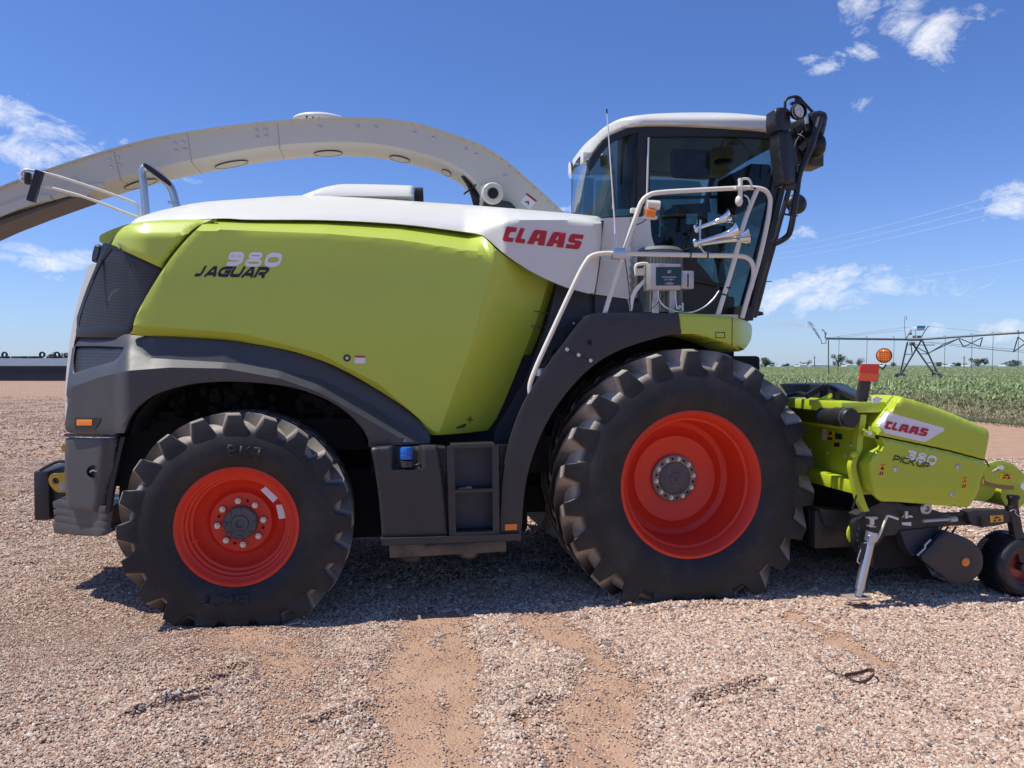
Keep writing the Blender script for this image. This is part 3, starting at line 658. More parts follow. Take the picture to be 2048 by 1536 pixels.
# ---- body core, chassis, axles
b = B(); b.box((-1.0, .62, 1.35), (2.6, 2.3, 2.78), .05); b.box((-.95, .95, .75), (4.3, 2.0, 1.4), .03); b.box((2.3, .75, 1.2), (4.3, 2.2, 1.9), .03); b.box((-1.0,.7,.9),(-.85,2.2,1.4)); b.box((.9,.5,.95),(2.3,2.4,1.9),.02); b.box((2.2,.95,1.8),(4.15,2.0,2.44),.02); b.box((.25,.75,.42),(2.2,2.3,1.0),.03); b.box((2.2,.9,.55),(4.0,2.05,.8),.03); b.out('chassis', VOID, H)
b = B(); b.cyl((-.005, .3, .7), (-.005, 2.64, .7), .09, 16); b.out('axle', VOID, H); B().cyl((3.334, .42, .9), (3.334, 2.5, .9), .17, 20).out('axle', VOID, H)
# ---- tank, ladder, lower box
def Yt(px, py):
    y = .04
    rx = lerp(py, [890, 960, 1075], [872, 884, 896])
    if px > rx: y += .05*min(1, (px-rx)/6)
    if 782 < px < 846 and py < 940: 
        m = min(px-782, 846-px, 940-py)/10; y += .09*max(0, min(1, m))
    return y
tank = sheet('tank_cover', [(741,896),(800,892),(893,893),(896,960),(899,1074),(830,1076),(764,1078),(758,1000),(748,930)], Yt, DPLATE, H, .25, 6, er=4, ed=.015, rnd=5)
b = B(); c0 = P(814, 921, .085); b.cyl(c0, P(814, 933, .085), .05, 24, .052); b.out('filler_neck', DPLATE, tank)
b = B(); p0 = P(813, 918, .08); p1 = P(813, 893, .08); b.lathe([(0, 0), (.044, 0), (.046, .03), (.043, .036), (.046, .042), (.046, .07), (.040, .085), (0, .086)], p0, (p1-p0).normalized(), 12); b.out('blue_filler_cap', BLUE, tank, 25)
b = B(); b.box(P(902,1072,.14), P(992,888,.34)+Vector((0,0,0)), .0); b.out('ladder_back', BLUEK, H)
lad = D.objects.new('ladder', None); COL.objects.link(lad); lad.parent = H; lad.location = Vector((1.7, .1, .6))-H.location
for (xa, xb, ya, yb_) in [(901,905,892,1070), (990,992,890,1068)]:
    b = B(); b.beam(P(xa, ya, .03), P(xb, yb_, .03), .03, .05); b.out('ladder_rail', DPLATE, lad)
for y0 in (892, 981, 1066):
    b = B(); a = P(904, y0+2, .02); c = P(990, y0-1, .02); b.beam(a+Vector((0,.09,0)), c+Vector((0,.09,0)), .20, .022)
    for k in range(18):
        t = (k+.5)/18; q = a.lerp(c, t); b.box(q+Vector((-.006,-.0,.010)), q+Vector((.006,.19,.016)))
    b.out('ladder_step', DPLATE, lad)
sheet('sill_beam', [(762,1078),(900,1073),(1040,1067),(1040,1080),(900,1086),(764,1091)], .0, DPLATE, H, .5, 8, smooth=False)
sheet('lower_box', [(778,1091),(1012,1082),(1012,1103),(780,1116)], .13, M('dusty_steel', (.075,.068,.066), .55, .1, var=.2, dust=.5), H, .8, 9, smooth=False, er=3, ed=.01)
for (a, b_) in ((822, 1114), (936, 1106)):
    B().lathe([(0, -.02), (.06, -.02), (.085, 0), (.085, .03), (0, .03)], P(a, b_+3, .4), (0, 0, 1), 20).out('drain_foot', D.materials['dusty_steel'], H)
mirror(tank)
sheet('step_side_cover', [(997,890),(1028,890),(1018,960),(1008,1068),(998,1068)], .14, DPLATE, H, .3, 9, smooth=False)
# ---- arch plate over the front wheel
archp = sheet('front_fender_plate', [(1000,1082),(1003,1000),(1008,940),(1020,880),(1046,810),(1085,745),(1130,683),(1163,641),(1176,631),(1196,626),(1280,625.5),(1357,626.5),(1362,668),(1320,674),(1240,700),(1182,735),(1128,792),(1088,856),(1060,930),(1047,1000),(1042,1081)], .04, DPLATE, H, .03, 10, er=3, ed=.006, ang=30)
mirror(archp)
b = B(); ar = catmull([(1042,1081),(1047,1000),(1060,930),(1088,856),(1128,792),(1182,735),(1240,700),(1320,674),(1385,669),(1450,682),(1490,700)], 5); r1 = [P(a, c, .06) for a, c in ar]
q1 = [b.bm.verts.new(p) for p in r1]; q2 = [b.bm.verts.new(p+Vector((0, .86, .02))) for p in r1]
for i in range(len(q1)-1): b.bm.faces.new((q1[i], q1[i+1], q2[i+1], q2[i]))
b.out('front_wheel_arch_liner', VOID, H)
for q in [(1134,699),(1157,710),(1181,721),(1147,647),(1010,1075),(1031,1074)]:
    B().lathe([(.015, .0), (.014, -.008), (.006, -.011), (0, -.011)], P(*q, .038 if q[0] != 1147 else .3), n=14).out('plate_bolt', BOLT, H)
B().lathe([(.019, 0), (.019, -.0015), (0, -.0015)], P(1179,685,.038), n=20).out('plate_hole', VOID, H)
for q in ((1181,678),(1181,692)): B().lathe([(.005, 0), (.005, -.0015), (0, -.0015)], P(*q, .038), n=10).out('plate_hole', VOID, H)
B().beam(P(1134,701,.036), P(1181,722,.036), .002, .003).out('plate_joint', VOID, H)
sheet('step_reflector', [(1010,1049),(1034,1048),(1034,1060),(1010,1061)], .030, ORANGE, H, .01, 6, smooth=False, er=1.5, ed=.002)
# green front fender with rounded nose
def Yn(px, py): 
    y = .04
    if px > 1462: y += .35*((px-1462)/42)**2.2
    if py > 690: y += .06*((py-690)/14)**2
    return y
nose = sheet('front_fender', [(1357,626.5),(1420,629),(1466,634),(1494,643),(1503,651),(1504,665),(1500,683),(1490,697),(1479,703),(1464,692),(1420,676),(1390,669),(1362,668)], Yn, GREEN, H, .5, 5, er=4, ed=.012, ang=45)
sheet('fender_seam', [(1464,634.5),(1465.2,634.6),(1464.8,692),(1463.6,691.5)], lambda a, b: Yn(a, b)-.0015, VOID, H, .003, 5, smooth=False)
for e in ([(1432,664),(1449,664),(1449,665.3),(1432,665.3)], [(1432,675),(1449,675),(1449,676.3),(1432,676.3)], [(1431,664),(1432.2,664),(1432.2,676),(1431,676)], [(1449,664),(1450.2,664),(1450.2,676),(1449,676)]):
    sheet('flap_seam', e, .0385, VOID, H, .003, 5, smooth=False)
# platform
b = B(); p0 = P(1196, 625, .05); p1 = P(1500, 640, .05); b.box((p0.x, .05, p0.z-.03), (p1.x-.10, .95, p0.z-.003)); b.out('platform', M('platform_edge', (.5,.5,.48), .5, .3, dust=.3), H)
sheet('inner_panel', [(1117,560),(1210,585),(1300,600),(1300,640),(1200,640),(1130,700),(1075,800),(1030,900),(985,900),(990,860),(1050,760),(1095,650)], .48, BLUEK, H, .1, 12, smooth=False)
for e in ([(1062,652),(1130,655)], [(1068,622),(1125,632)]):
    B().beam(P(*e[0], .475), P(*e[1], .475), .004, .006).out('panel_line', DPLATE, H)
b = B(); b.cyl(P(1080,745,.30), P(1084,768,.30), .045, 16); b.out('filter_canister', DPLATE, H); B().lathe([(.03,0),(.05,.0),(.05,.05),(.04,.06),(0,.06)], P(1082,752,.29), (0,0,1), 16).out('canister_clamp', STEEL, H)
b = B(); b.beam(P(1128,695,.25), P(1083,735,.30), .03, .03); b.beam(P(1083,760,.25), P(1110,700,.3), .02, .05); b.beam(P(1150,640,.3),P(1120,700,.3),.02,.05); b.out('hydraulic_bracket', BLACK, H)
sheet('cab_side_wall', [(1203,440),(1210,436),(1300,433),(1303,470),(1310,500),(1306,545),(1262,624),(1255,598),(1190,588),(1201,520)], lambda a, b: .40+.0012*(a-1203)*0+(.10 if a > 1262 else 0), WHITE, H, .1, 8)
sheet('cab_side_lower', [(1190,588),(1255,600),(1305,612),(1305,640),(1190,640)], .42, BLUEK, H, .1, 12, smooth=False)
B().beam(P(1204,442,.37), P(1188,586,.37), .03, .02).out('wall_seam', DPLATE, H)

# ---- handrails
def rail(name, pts, r=.0185, Y=.08, mat=RAIL, sm=5, parent=H):
    return B().tube([P(p[0], p[1], p[2] if len(p) > 2 else Y) for p in pts], r, 12, smooth=sm).out(name, mat, parent, 60)
rail('handrail', [(1066,797),(1060,785),(1061,765),(1072,735),(1092,690),(1150,565),(1172,524),(1184,512),(1205,507),(1240,507),(1330,509),(1420,511),(1478,512),(1498,518),(1506,532),(1507,550),(1503,572),(1500,580)])
rail('handrail', [(1209,628),(1222,585),(1244,515),(1275,424),(1284,403),(1297,391),(1320,385),(1400,380),(1480,376),(1512,376),(1530,381),(1539,393),(1540,410),(1534,450),(1518,520),(1500,580),(1484,636)])
rail('handrail', [(1436,630),(1452,577),(1470,516),(1490,440),(1514,380)])
# rear rods and rest frame
rail('rear_guard_rod', [(279,434),(277,418),(272,408),(260,402),(200,380),(120,354),(75,343),(54,340),(45,343),(43,350),(50,356)], .011, 1.0)
rail('rear_guard_rod', [(277,435),(255,427),(180,398),(120,380),(80,371),(52,364),(43,360),(44,354)], .011, .98)
b = B(); b.beam(P(80,342,.96), P(62,403,.96), .04, .055); b.box(P(48,367,.95), P(64,347,1.0), .005); b.out('rear_light_bracket', BLACK, H)
rail('spout_rest', [(293,434),(287,370),(284,345),(290,335),(298,336),(320,352),(336,368),(344,380),(350,400),(355,420)], .030, 1.1, STEEL)
sheet('rest_pad', [(285,328),(296,329),(338,361),(341,371),(336,370),(292,337)], 1.06, BLACK, H, .10, 5)
B().beam(P(336,404,1.06), P(347,406,1.06), .02, .02).out('rest_pin', STEEL, H)

# ---- discharge spout
ST = [(-60,408),(0,378),(50,358),(110,337),(200,308),(300,281),(400,263),(500,250),(590,242),(680,238),(760,240),(830,249),(895,268),(960,292),(1010,323),(1055,362),(1095,398),(1135,436)]
SB = [(-45,452),(18,422),(66,409),(126,393),(215,367),(312,340),(408,321),(506,303),(593,293),(680,289.5),(757,294),(820,306),(872,320),(912,338),(940,358),(958,385),(965,412),(970,440)]
Ys0, Ys1 = 1.27, 1.67
def spY(px): return Ys0
tp = catmull(ST, 6); bt = catmull(SB, 6)
def resn(c, n):
    c = np.array(c); d = np.r_[0, np.cumsum(np.linalg.norm(np.diff(c, axis=0), axis=1))]; t = np.linspace(0, d[-1], n); return np.stack([np.interp(t, d, c[:, 0]), np.interp(t, d, c[:, 1])], 1)
tp = np.array(tp); bt = np.array(bt); n_ = len(tp)
b = B(); rings = []
for (a, c) in zip(tp, bt):
    A = P(a[0], a[1], Ys0); Cc = P(c[0], c[1], Ys0); w = Vector((0, Ys1-Ys0, 0)); e = (A-Cc).normalized()
    rings.append([b.bm.verts.new(p) for p in (A, A-e*.02, Cc+e*.025, Cc+Vector((0,.02,0)), Cc+w-Vector((0,.02,0)), Cc+w+e*.025, A+w-e*.02, A+w)])
for r, q in zip(rings, rings[1:]):
    for i in range(8): b.bm.faces.new((r[i], r[(i+1) % 8], q[(i+1) % 8], q[i]))
b.bm.faces.new(rings[0]); b.bm.faces.new(rings[-1][::-1])
sp = b.out('discharge_spout', CREAM, H)
def spt(s, v, yo=0.):                 # s 0..1 along, v 0 bottom..1 top of the near side
    i = s*(n_-1); k = min(int(i), n_-2); f = i-k; A = P(*(tp[k]*(1-f)+tp[k+1]*f), Ys0); C_ = P(*(bt[k]*(1-f)+bt[k+1]*f), Ys0); return C_.lerp(A, v)+Vector((0, yo, 0))
def s_at(px): return float(np.interp(px, tp[:, 0], np.linspace(0, 1, n_)))
b = B(); 
fr = [spt(s, 1, -.022)+Vector((0,0,.004)) for s in np.linspace(0, 1, 90)]
for a, c in zip(fr, fr[1:]): b.beam(a+Vector((0,.23,0)), c+Vector((0,.23,0)), .46, .012)
b.out('spout_top_flange', CREAM, sp)
b = B()
for i, s in enumerate(np.linspace(.03, .97, 44)):
    q = spt(s, .975, -.004); B().ball(q, .007, 1).out('spout_rivet', BOLT, sp)
for px in (215,232,348,365,512,530,640,716,752,832,872,945,968,1035):
    for v in ((.72, .48) if px in (215,232,348,365) else (.74, .5) if px in (512, 530) else (.7,)):
        q = spt(s_at(px), v, 0); B().lathe([(.014, .0), (.013, -.009), (.007, -.012), (0, -.012)], q, n=10).out('spout_bolt', BOLT, sp)
for px in (203, 247, 372, 395, 560, 575, 480)[:]:
    if px in (247, 395, 575):
        s = s_at(px-20); b = B(); b.beam(spt(s, .97, -.001), spt(s, .0, -.001), .002, .004); b.beam(spt(s, 0, 0), spt(s, 0, .36), .004, .003); b.out('spout_joint', M('joint_grey', (.28,.28,.25), .6), sp)
for px in (245, 440, 647, 803, 930):      # oval inspection covers under the spout
    s = s_at(px+6); b = B(); w = .020 if px < 900 else .014; lo = []; 
    mid = [spt(s+w*math.cos(t), 0, .24+.085*math.sin(t))+Vector((0, 0, -.010)) for t in np.linspace(0, 2*math.pi, 41)[:-1]]
    b.raw(mid, [tuple(range(40))]); b.out('inspection_cover', CREAM, sp); b = B(); b.tube(mid+[mid[0]], .0028, 6, caps=False); b.out('cover_rim', DPLATE, sp)
# end flap
fl1 = [P(a, c, Ys0+.03) for a, c in [(-60,466),(0,440),(60,420),(120,400),(165,389),(164,391),(140,399),(70,424),(0,451),(-60,478)]]
b = B(); b.raw(fl1+[p+Vector((0,.34,0)) for p in fl1], [tuple(range(10)), tuple(range(19, 9, -1))]+[(i, (i+1) % 10, (i+1) % 10+10, i+10) for i in range(10)]); b.out('spout_flap', M('dark_spout_liner', (.10,.095,.09), .5, .3, dust=.3), sp)
sheet('flap_bracket', [(-20,420),(60,392),(98,390),(104,400),(60,410),(-20,440)], Ys0-.02, CREAM, sp, .02, 8, ang=60)
sheet('flap_bracket', [(130,376),(152,354),(160,372),(200,366),(205,372),(168,392),(135,392)], Ys0-.015, CREAM, sp, .014, 8, ang=60)
# turntable at the spout foot
b = B(); b.lathe([(.095, .1), (.095, -.05), (.085, -.06), (.055, -.06), (.045, -.05), (.045, .05)], P(984,389,1.2), n=32); b.out('spout_pivot', CREAM, H)
sheet('pivot_arm', [(962,372),(970,366),(975,372),(966,385),(972,402),(992,408),(1010,404),(1022,412),(1030,420),(960,420)], 1.22, CREAM, H, .12, 6)
B().lathe([(.045, -.064), (0, -.064)], P(984,389,1.2), n=20).out('pivot_bore', VOID, H)
b = B()
for i in range(5): b.tube([P(924+i*3,352+i*2,1.3+.03*i),P(938+i*3,374,1.3+.03*i),P(945+i*4,395,1.3),P(950+i*5,415,1.3+.03*i)], .012, 8, smooth=4)
b.beam(P(928,388,1.3), P(952,370,1.3), .05, .012); b.out('spout_hoses', BLACK, H)
sheet('pivot_cover', [(968,402),(985,408),(1000,400),(1020,404),(1034,418),(965,416)], 1.18, DPLATE, H, .04, 6)
sm = lambda a, b: Ys0
sticker([(1054,386),(1074,401),(1060,419),(1040,404)], Ys0, DECW, [(DECR, [(.0,.82),(1,.82),(1,1),(0,1)]), (INK, [(.3,.3),(.5,.55),(.7,.3),(.6,.2),(.5,.4),(.4,.2)])], sp)
for q in ((976, 362), (1038, 375)): pass

# ---- cab
YC = .62
def Yrq(px, py): return YC+max(0, (1290-px)/135)**2*.62
roof = sheet('cab_roof', [(1166,322),(1172,300),(1182,283),(1197,264),(1217,249),(1246,236),(1290,229),(1340,226),(1400,225),(1460,226),(1520,231),(1580,238),(1604,246),(1606,262),(1570,265),(1500,258),(1400,252),(1330,250),(1280,251),(1246,258),(1218,270),(1196,290),(1180,312),(1172,326)], lambda a, b: YC-.04+max(0, (1290-a)/135)**2*.76+.35*max(0, (240-b)/14)**2*.3, WHITE, H, .06, 4, er=3, ed=.012, ang=60)
mirror(roof)
b = B(); tl = catmull([(1170,306),(1182,283),(1197,264),(1217,249),(1246,236),(1290,229),(1340,226),(1400,225),(1460,226),(1520,231),(1580,238),(1604,247)], 5)
for dz, mt, nm in ((0, WHITE, 'roof_skin'), (-.085, INTER, 'roof_lining')):
    b = B(); rows = []
    for (px, py) in tl:
        y = YC+.04+max(0, (1290-px)/135)**2*.76; p = P(px, py, y)
        if px < (1225 if dz < 0 else 1160): continue
        rows.append([b.bm.verts.new((p.x, p.y+2*(CY-p.y)*t, p.z-.012+.03*math.sin(math.pi*t)+dz)) for t in np.linspace(0, 1, 9)])
    for r, q in zip(rows, rows[1:]):
        for i in range(8): b.bm.faces.new((r[i], r[i+1], q[i+1], q[i]))
    b.out(nm, mt, H)
sheet('cab_frame', [(1176,322),(1200,290),(1222,271),(1250,259),(1290,252),(1400,253),(1500,259),(1562,266),(1592,268),(1585,300),(1560,400),(1535,500),(1510,590),(1498,640),(1260,640),(1262,436),(1206,441),(1205,434),(1262,430),(1272,300),(1278,266),(1255,270),(1226,284),(1204,306),(1190,330),(1178,345)], .635, BLACK, H, .05, 9, ang=30,
      holes=[[(1300,273),(1400,272),(1500,274),(1550,278),(1556,300),(1542,380),(1525,460),(1504,540),(1484,612),(1470,618),(1452,600),(1425,560),(1390,520),(1350,498),(1312,494),(1303,470),(1300,380)]])
gl = sheet('door_glass', [(1299,270),(1400,269),(1500,271),(1555,276),(1560,300),(1546,380),(1528,460),(1507,540),(1486,616),(1470,622),(1400,560),(1303,500),(1299,380)], .66, GLASS, H, .006, 14)
mirror(gl)
sheet('door_lower_panel', [(1304,496),(1350,499),(1390,521),(1425,562),(1452,602),(1470,620),(1490,640),(1262,640),(1262,600)], .64, BLUEK, H, .04, 10)
B().tube([P(1384,560,.6),P(1420,566,.6),P(1460,575,.6)], .014, 8).out('door_grab_bar', BLACK, H)
gq = sheet('rear_quarter_glass', [(1278,265),(1250,271),(1222,286),(1200,306),(1184,322),(1175,330),(1165,378),(1156,424),(1172,429),(1205,436),(1262,431),(1270,380),(1272,300)], lambda a, b: YC+.03+max(0, (1278-a)/122)**2*.78, GLASS, H, .006, 7)
mirror(gq)
# rear window between the two quarters, windscreen at the front
b = B(); col = [(1176,322),(1165,378),(1156,424)]; rows = []
for px, py in col:
    p = P(px, py, YC+.03+((1278-px)/122)**2*.78); rows.append([b.bm.verts.new((p.x-.05*math.sin(math.pi*t), p.y+2*(CY-p.y)*t, p.z)) for t in np.linspace(0, 1, 9)])
for r, q in zip(rows, rows[1:]):
    for i in range(8): b.bm.faces.new((r[i], r[i+1], q[i+1], q[i]))
b.out('rear_window', GLASS, H)
b = B(); rows = []
for px, py in [(1588,266),(1580,310),(1562,390),(1535,500),(1512,580),(1496,640)]:
    p = P(px, py, .66); rows.append([b.bm.verts.new((p.x+.28*math.sin(math.pi*t), p.y+2*(CY-p.y)*t, p.z)) for t in np.linspace(0, 1, 13)])
for r, q in zip(rows, rows[1:]):
    for i in range(12): b.bm.faces.new((r[i], r[i+1], q[i+1], q[i]))
b.out('windscreen', GLASS, H)
b = B(); b.beam(P(1287,262,.64), P(1282,434,.64), .035, .10); b.beam(P(1590,266,.64), P(1498,640,.64), .05, .05); b.out('door_pillar', BLACK, H)
c_ = b = B(); b.beam(P(1287,262,.64)+Vector((0,1.66,0)), P(1282,434,.64)+Vector((0,1.66,0)), .05, .10); b.beam(P(1590,266,.64)+Vector((0,1.66,0)), P(1498,640,.64)+Vector((0,1.66,0)), .05, .05)
b.beam(P(1560,430,.64)+Vector((.1,1.66,0)), P(1300,430,.64)+Vector((0,1.66,0)), .05, .12); b.out('far_door_frame', BLACK, H)
B().beam(P(1297,275,.60), P(1293,432,.60), .012, .012).out('door_edge_trim', SILV, H)
b = B(); b.box(P(1166,325,.95), P(1178,310,1.05), .01); b.out('roof_rear_lamp', WHITE, H)
b = B(); b.tube([P(1172,322,.9),P(1188,315,.86),P(1204,312,.84)], .01, 8); b.tube([P(1174,322,.9),P(1190,322,.86),P(1206,308,.84)], .006, 6); b.tube([P(1179,326,.86),P(1178,345,.86),P(1172,352,.88)], .006, 6, smooth=3); b.out('rear_wiper', BLACK, H)
# blind inside the quarter window
b = B(); rows = []
for i in range(40):
    a = P(1232+i*1.05, 276-i*.15, .80+.02*math.sin(i*1.7)); c = P(1222+i*1.05, 418, .80+.02*math.sin(i*1.7+.4)); rows.append((b.bm.verts.new(a), b.bm.verts.new(c)))
for r, q in zip(rows, rows[1:]): b.bm.faces.new((r[0], r[1], q[1], q[0]))
b.out('dusty_blind', CURT, H)
# interior
b = B(); b.box((2.75,.75,2.35), (3.85,2.2,2.5), .02); b.out('cab_floor', VOID, H)
b = B(); p = P(1330,440,1.3); b.box((p.x-.16, 1.2, 2.45), (p.x+.36, 1.74, 2.62), .05); b.box((p.x-.24, 1.22, 2.55), (p.x-.02, 1.72, 3.02), .06); b.box((p.x-.22, 1.28, 3.0), (p.x-.04, 1.60, 3.22), .06); b.cyl((p.x,1.47,2.4),(p.x,1.47,2.6),.16,16); b.out('driver_seat', SEAT, H)
b = B(); b.box((p.x-.28,1.08,2.85),(p.x+.22,1.16,2.92),.02); b.out('armrest', BLACK, H)
b = B(); b.box((p.x-.18,.80,2.62),(p.x+.12,1.0,3.0),.04); b.box((p.x-.15,.80,3.02),(p.x+.02,1.0,3.2),.05); b.out('passenger_seat', SEAT, H)
b = B(); q = P(1440,560,1.47); b.tube([(q.x+.05,1.47,2.45),(q.x,1.47,2.8),(q.x-.08,1.47,3.0)], .04, 12); b.out('steering_column', BLACK, H)
b = B(); cc = Vector((q.x-.12,1.47,3.03)); ax = Vector((-.5,0,.86)); u = ax.cross(Vector((0,1,0))).normalized()
b.tube([cc+(u*math.cos(t)+Vector((0,1,0))*math.sin(t))*.19 for t in np.linspace(0, 2*math.pi, 33)], .014, 8, caps=False); b.beam(cc+u*.18, cc-u*.18, .04, .02); b.out('steering_wheel', BLACK, H)
b = B(); m0 = P(1380,330,1.35); b.box(m0+Vector((-.20,-.05,-.13)), m0+Vector((.20,.05,.15)), .05); b.out('overhead_console', BLACK, H)
b = B(); b.box(m0+Vector((-.08,-.062,-.08)), m0+Vector((.12,-.052,.08))); b.out('console_screen', M('screen_glass', (.015,.02,.03), .08), H)
b = B(); b.ball(m0+Vector((-.13,-.05,.08)), (.05,.02,.05)); b.ball(m0+Vector((.14,-.05,.1)), (.04,.02,.04)); b.out('console_speaker', DPLATE, H)
b = B(); m1 = P(1448,322,1.6); b.lathe([(.10,.0),(.10,-.02),(.08,-.03),(0,-.02)], m1, (0,0,1), 24); b.out('ceiling_vent', BLACK, H)
b = B(); b.box((P(1500,330,1.0).x, 1.0, 3.32), (P(1545,300,1.0).x, 1.7, 3.66), .03); b.out('sun_visor', SEAT, H)
b = B(); b.beam(P(1345,420,2.1), P(1420,415,2.1), .02, .10); b.box(P(1440,420,1.9), P(1470,390,1.95), .01); b.box(P(1398,445,1.8), P(1412,425,1.84)); b.out('cab_monitor', BLACK, H)
b = B(); b.box(P(1330,500,1.9), P(1440,455,2.05), .02); b.out('side_console', BLACK, H)
sheet('cab_pillar_lining', [(1320,400),(1330,420),(1345,440),(1365,470),(1360,500),(1340,480),(1325,440)], 1.9, INTER, H, .05, 9)
b = B(); b.beam(P(1300,396,2.2), P(1560,392,2.2), .03, .03); b.out('far_window_rail', BLACK, H)
b = B(); b.box((2.62,.8,2.45), (2.72,2.14,3.0), .02); b.out('cab_back_wall', INTER, H)
# grey ribbed filter drum with its handle, beside the cab
b = B(); c0 = P(1318, 626, .50); dz = 1.0
pr = [(0, 0), (.19, 0), (.19, .02)]
b.cyl(c0, c0+Vector((0,0,.50)), .18, 32)
for k in range(44):
    a = 2*math.pi*k/44; q = c0+Vector((.183*math.cos(a), .183*math.sin(a), .01)); b.beam(q, q+Vector((0,0,.48)), .010, .010)
b.cyl(c0+Vector((0,0,.50)), c0+Vector((0,0,.53)), .195, 32, .16); b.cyl(c0+Vector((-.20,-.02,.0)), c0+Vector((-.20,.18,.0)), .09, 24); b.out('ribbed_filter_drum', SAGE, H)
rail('drum_handle', [(1272,548),(1271,535),(1275,529),(1290,527),(1297,531),(1297,545)], .013, .25, RAIL, 3)
sheet('handle_plate', [(1270,538),(1297,535),(1299,550),(1271,551)], .26, RAIL, H, .02, 5)
sheet('webbing_strap', [(1292,553),(1298,556),(1272,588),(1264,622),(1259,622),(1265,585)], .26, DECW, H, .004, 6)
# control box
b = B(); a0 = P(1301,579,.14); a1 = P(1362,528,.14); b.box((a0.x, .14, a0.z), (a1.x, .30, a1.z), .006); q0 = P(1362,577,.16); q1 = P(1388,542,.16); b.box((q0.x, .16, q0.z), (q1.x, .26, q1.z), .004); cb = b.out('control_box', ALU, H)
sheet('box_label', [(1312,534),(1363,534),(1363,571),(1312,571)], .1375, TEALP, cb, .002, 7, smooth=False)
oo, hh = ribbon(sup(.5, .5, .42, .42, e=2.), .08, True, 1.)
polys_decal('label_ring', [oo], quadmap((1331.5,535), (1346,535), (1330.5,551)), .1375, DECW, cb, .002, {0: [hh]})
text_decal('label_text', 'DE', (1335,540.5), (1342.5,540.5), (1334.5,546), .1375, DECW, cb, .003, shear=.2, bold=.015)
text_decal('label_text', 'Dohrmann Enterprise', (1324.5,552.5), (1352.5,552.5), (1324,556), .1375, DECW, cb, .003, shear=.2, bold=.012)
text_decal('label_text', 'DE-1008 II', (1329,557.5), (1348,557.5), (1328.5,560.5), .1375, DECW, cb, .003, shear=.2)
for i, (x0_, x1_, y_) in enumerate([(1329,1348,566.2), (1333,1346,568.2), (1335,1343,564.6)]): sheet('label_line', [(x0_,y_),(x1_,y_),(x1_,y_+.6),(x0_,y_+.6)], .1355, SILV, cb, .001, 4, smooth=False)
sheet('box_slot', [(1374.5,547),(1377.5,547),(1377.5,574),(1374.5,574)], .159, DPLATE, cb, .002, 4)
b = B(); b.box(P(1306,626,.2), P(1316,579,.22)); b.box(P(1339,626,.2), P(1348,579,.22)); b.out('box_bracket', ALU, H)
rail('air_hose', [(1316,580),(1318,598),(1330,613),(1350,622),(1380,625),(1405,616),(1425,600),(1438,582)], .006, .12, STEEL, 5)
rail('air_hose', [(1351,580),(1352,605),(1356,618),(1366,610)], .006, .12, STEEL, 4)
b = B(); b.ball(P(1359,614,.14), .016); b.cyl(P(1365,622,.14), P(1365,606,.14), .009, 10); b.out('air_valve', BOLT, H)
rail('cable', [(1248,505),(1256,560),(1262,625)], .0035, .1, BLACK, 3); rail('cable', [(1336,516),(1380,496),(1410,505),(1440,512),(1456,530)], .0035, .09, BLACK, 4); rail('cable', [(1290,624),(1310,612),(1328,590)], .004, .15, BLACK, 4)
# horns
hb = B(); hb.tube([P(1401,440,.10),P(1400,480,.10),P(1404,500,.09),P(1414,507,.08)], .008, 8, smooth=3); hb.out('horn_bracket', STEEL, H)
def horn(name, a, c, r, Yh0, Yh1):
    p0 = P(*a, Yh0); p1 = P(*c, Yh1); L = (p1-p0).length; ax = (p1-p0).normalized(); b = B()
    prof = [(0, -.035), (.030, -.035), (.036, -.028), (.036, -.012), (.028, -.006), (.014, 0)]+[(.010+ (r-.010)*(t**5*.75+t*.12+t**12*.13)+.004, t*L) for t in np.linspace(0, 1, 22)]
    prof += [(r+.002, L), (r-.004, L-.003), (r*.6, L-.03), (.012, L*.7)]
    b.lathe(prof, p0, ax, 32); return b.out(name, CHROME, H, 60)
horn('air_horn', (1397,456), (1461,433), .068, .12, .02); horn('air_horn', (1395,485), (1474,463), .064, .06, -.02); horn('air_horn', (1404,488), (1496,474), .066, .16, .08)
# amber light and camera on the rails
b = B(); b.cyl(P(1293,409,.06), P(1318,411,.06), .036, 20); b.box(P(1287,437,.05), P(1311,434,.09)); b.beam(P(1291,412,.07),P(1291,436,.07),.05,.01); b.box(P(1263,425,.1),P(1278,418,.14),.005); b.out('beacon_housing', RAIL, H)
b = B(); b.cyl(P(1291,424,.05), P(1309,427,.05), .033, 20); b.out('amber_beacon', AMBER, H)
rail('cable', [(1294,437),(1284,445),(1273,450)], .004, .08, BLACK, 4)
b = B(); b.cyl(P(1481,357,.05), P(1480,408,.05), .018, 14); b.box(P(1472,371,.03), P(1490,383,.1), .006); b.ball(P(1478,402,.05), (.03,.03,.045)); b.out('rail_camera', RAIL, H)
rail('cable', [(1476,362),(1484,358),(1496,358),(1502,366),(1503,376)], .009, .05, RAIL, 4); rail('cable', [(1488,390),(1496,396),(1500,412)], .006, .05, RAIL, 4)
for q in ((1380,510),(1414,511),(1454,576),(1448,590),(1507,378),(1488,418),(1241,508)): 
    p = P(*q, .08); B().lathe([(.021,-.006),(.0215,0),(.021,.006)], p, (1,0,0) if q[1] in (510,511,508) else (.25,0,.97), 16).out('cable_tie', BLACK, H)
for q in ((1292,429),(1295,449)): B().ball(P(*q, .55), .012, 2).out('door_knob_cap', DECW, H)
b = B(); b.tube([P(1232,498,.07),P(1229,440,.07),P(1214,226,.07)], [.009,.006,.0045], 8); b.out('whip_antenna', DECW, H); B().cyl(P(1214,227,.07), P(1213.4,218,.07), .006, 8).out('antenna_tip', BLACK, H)
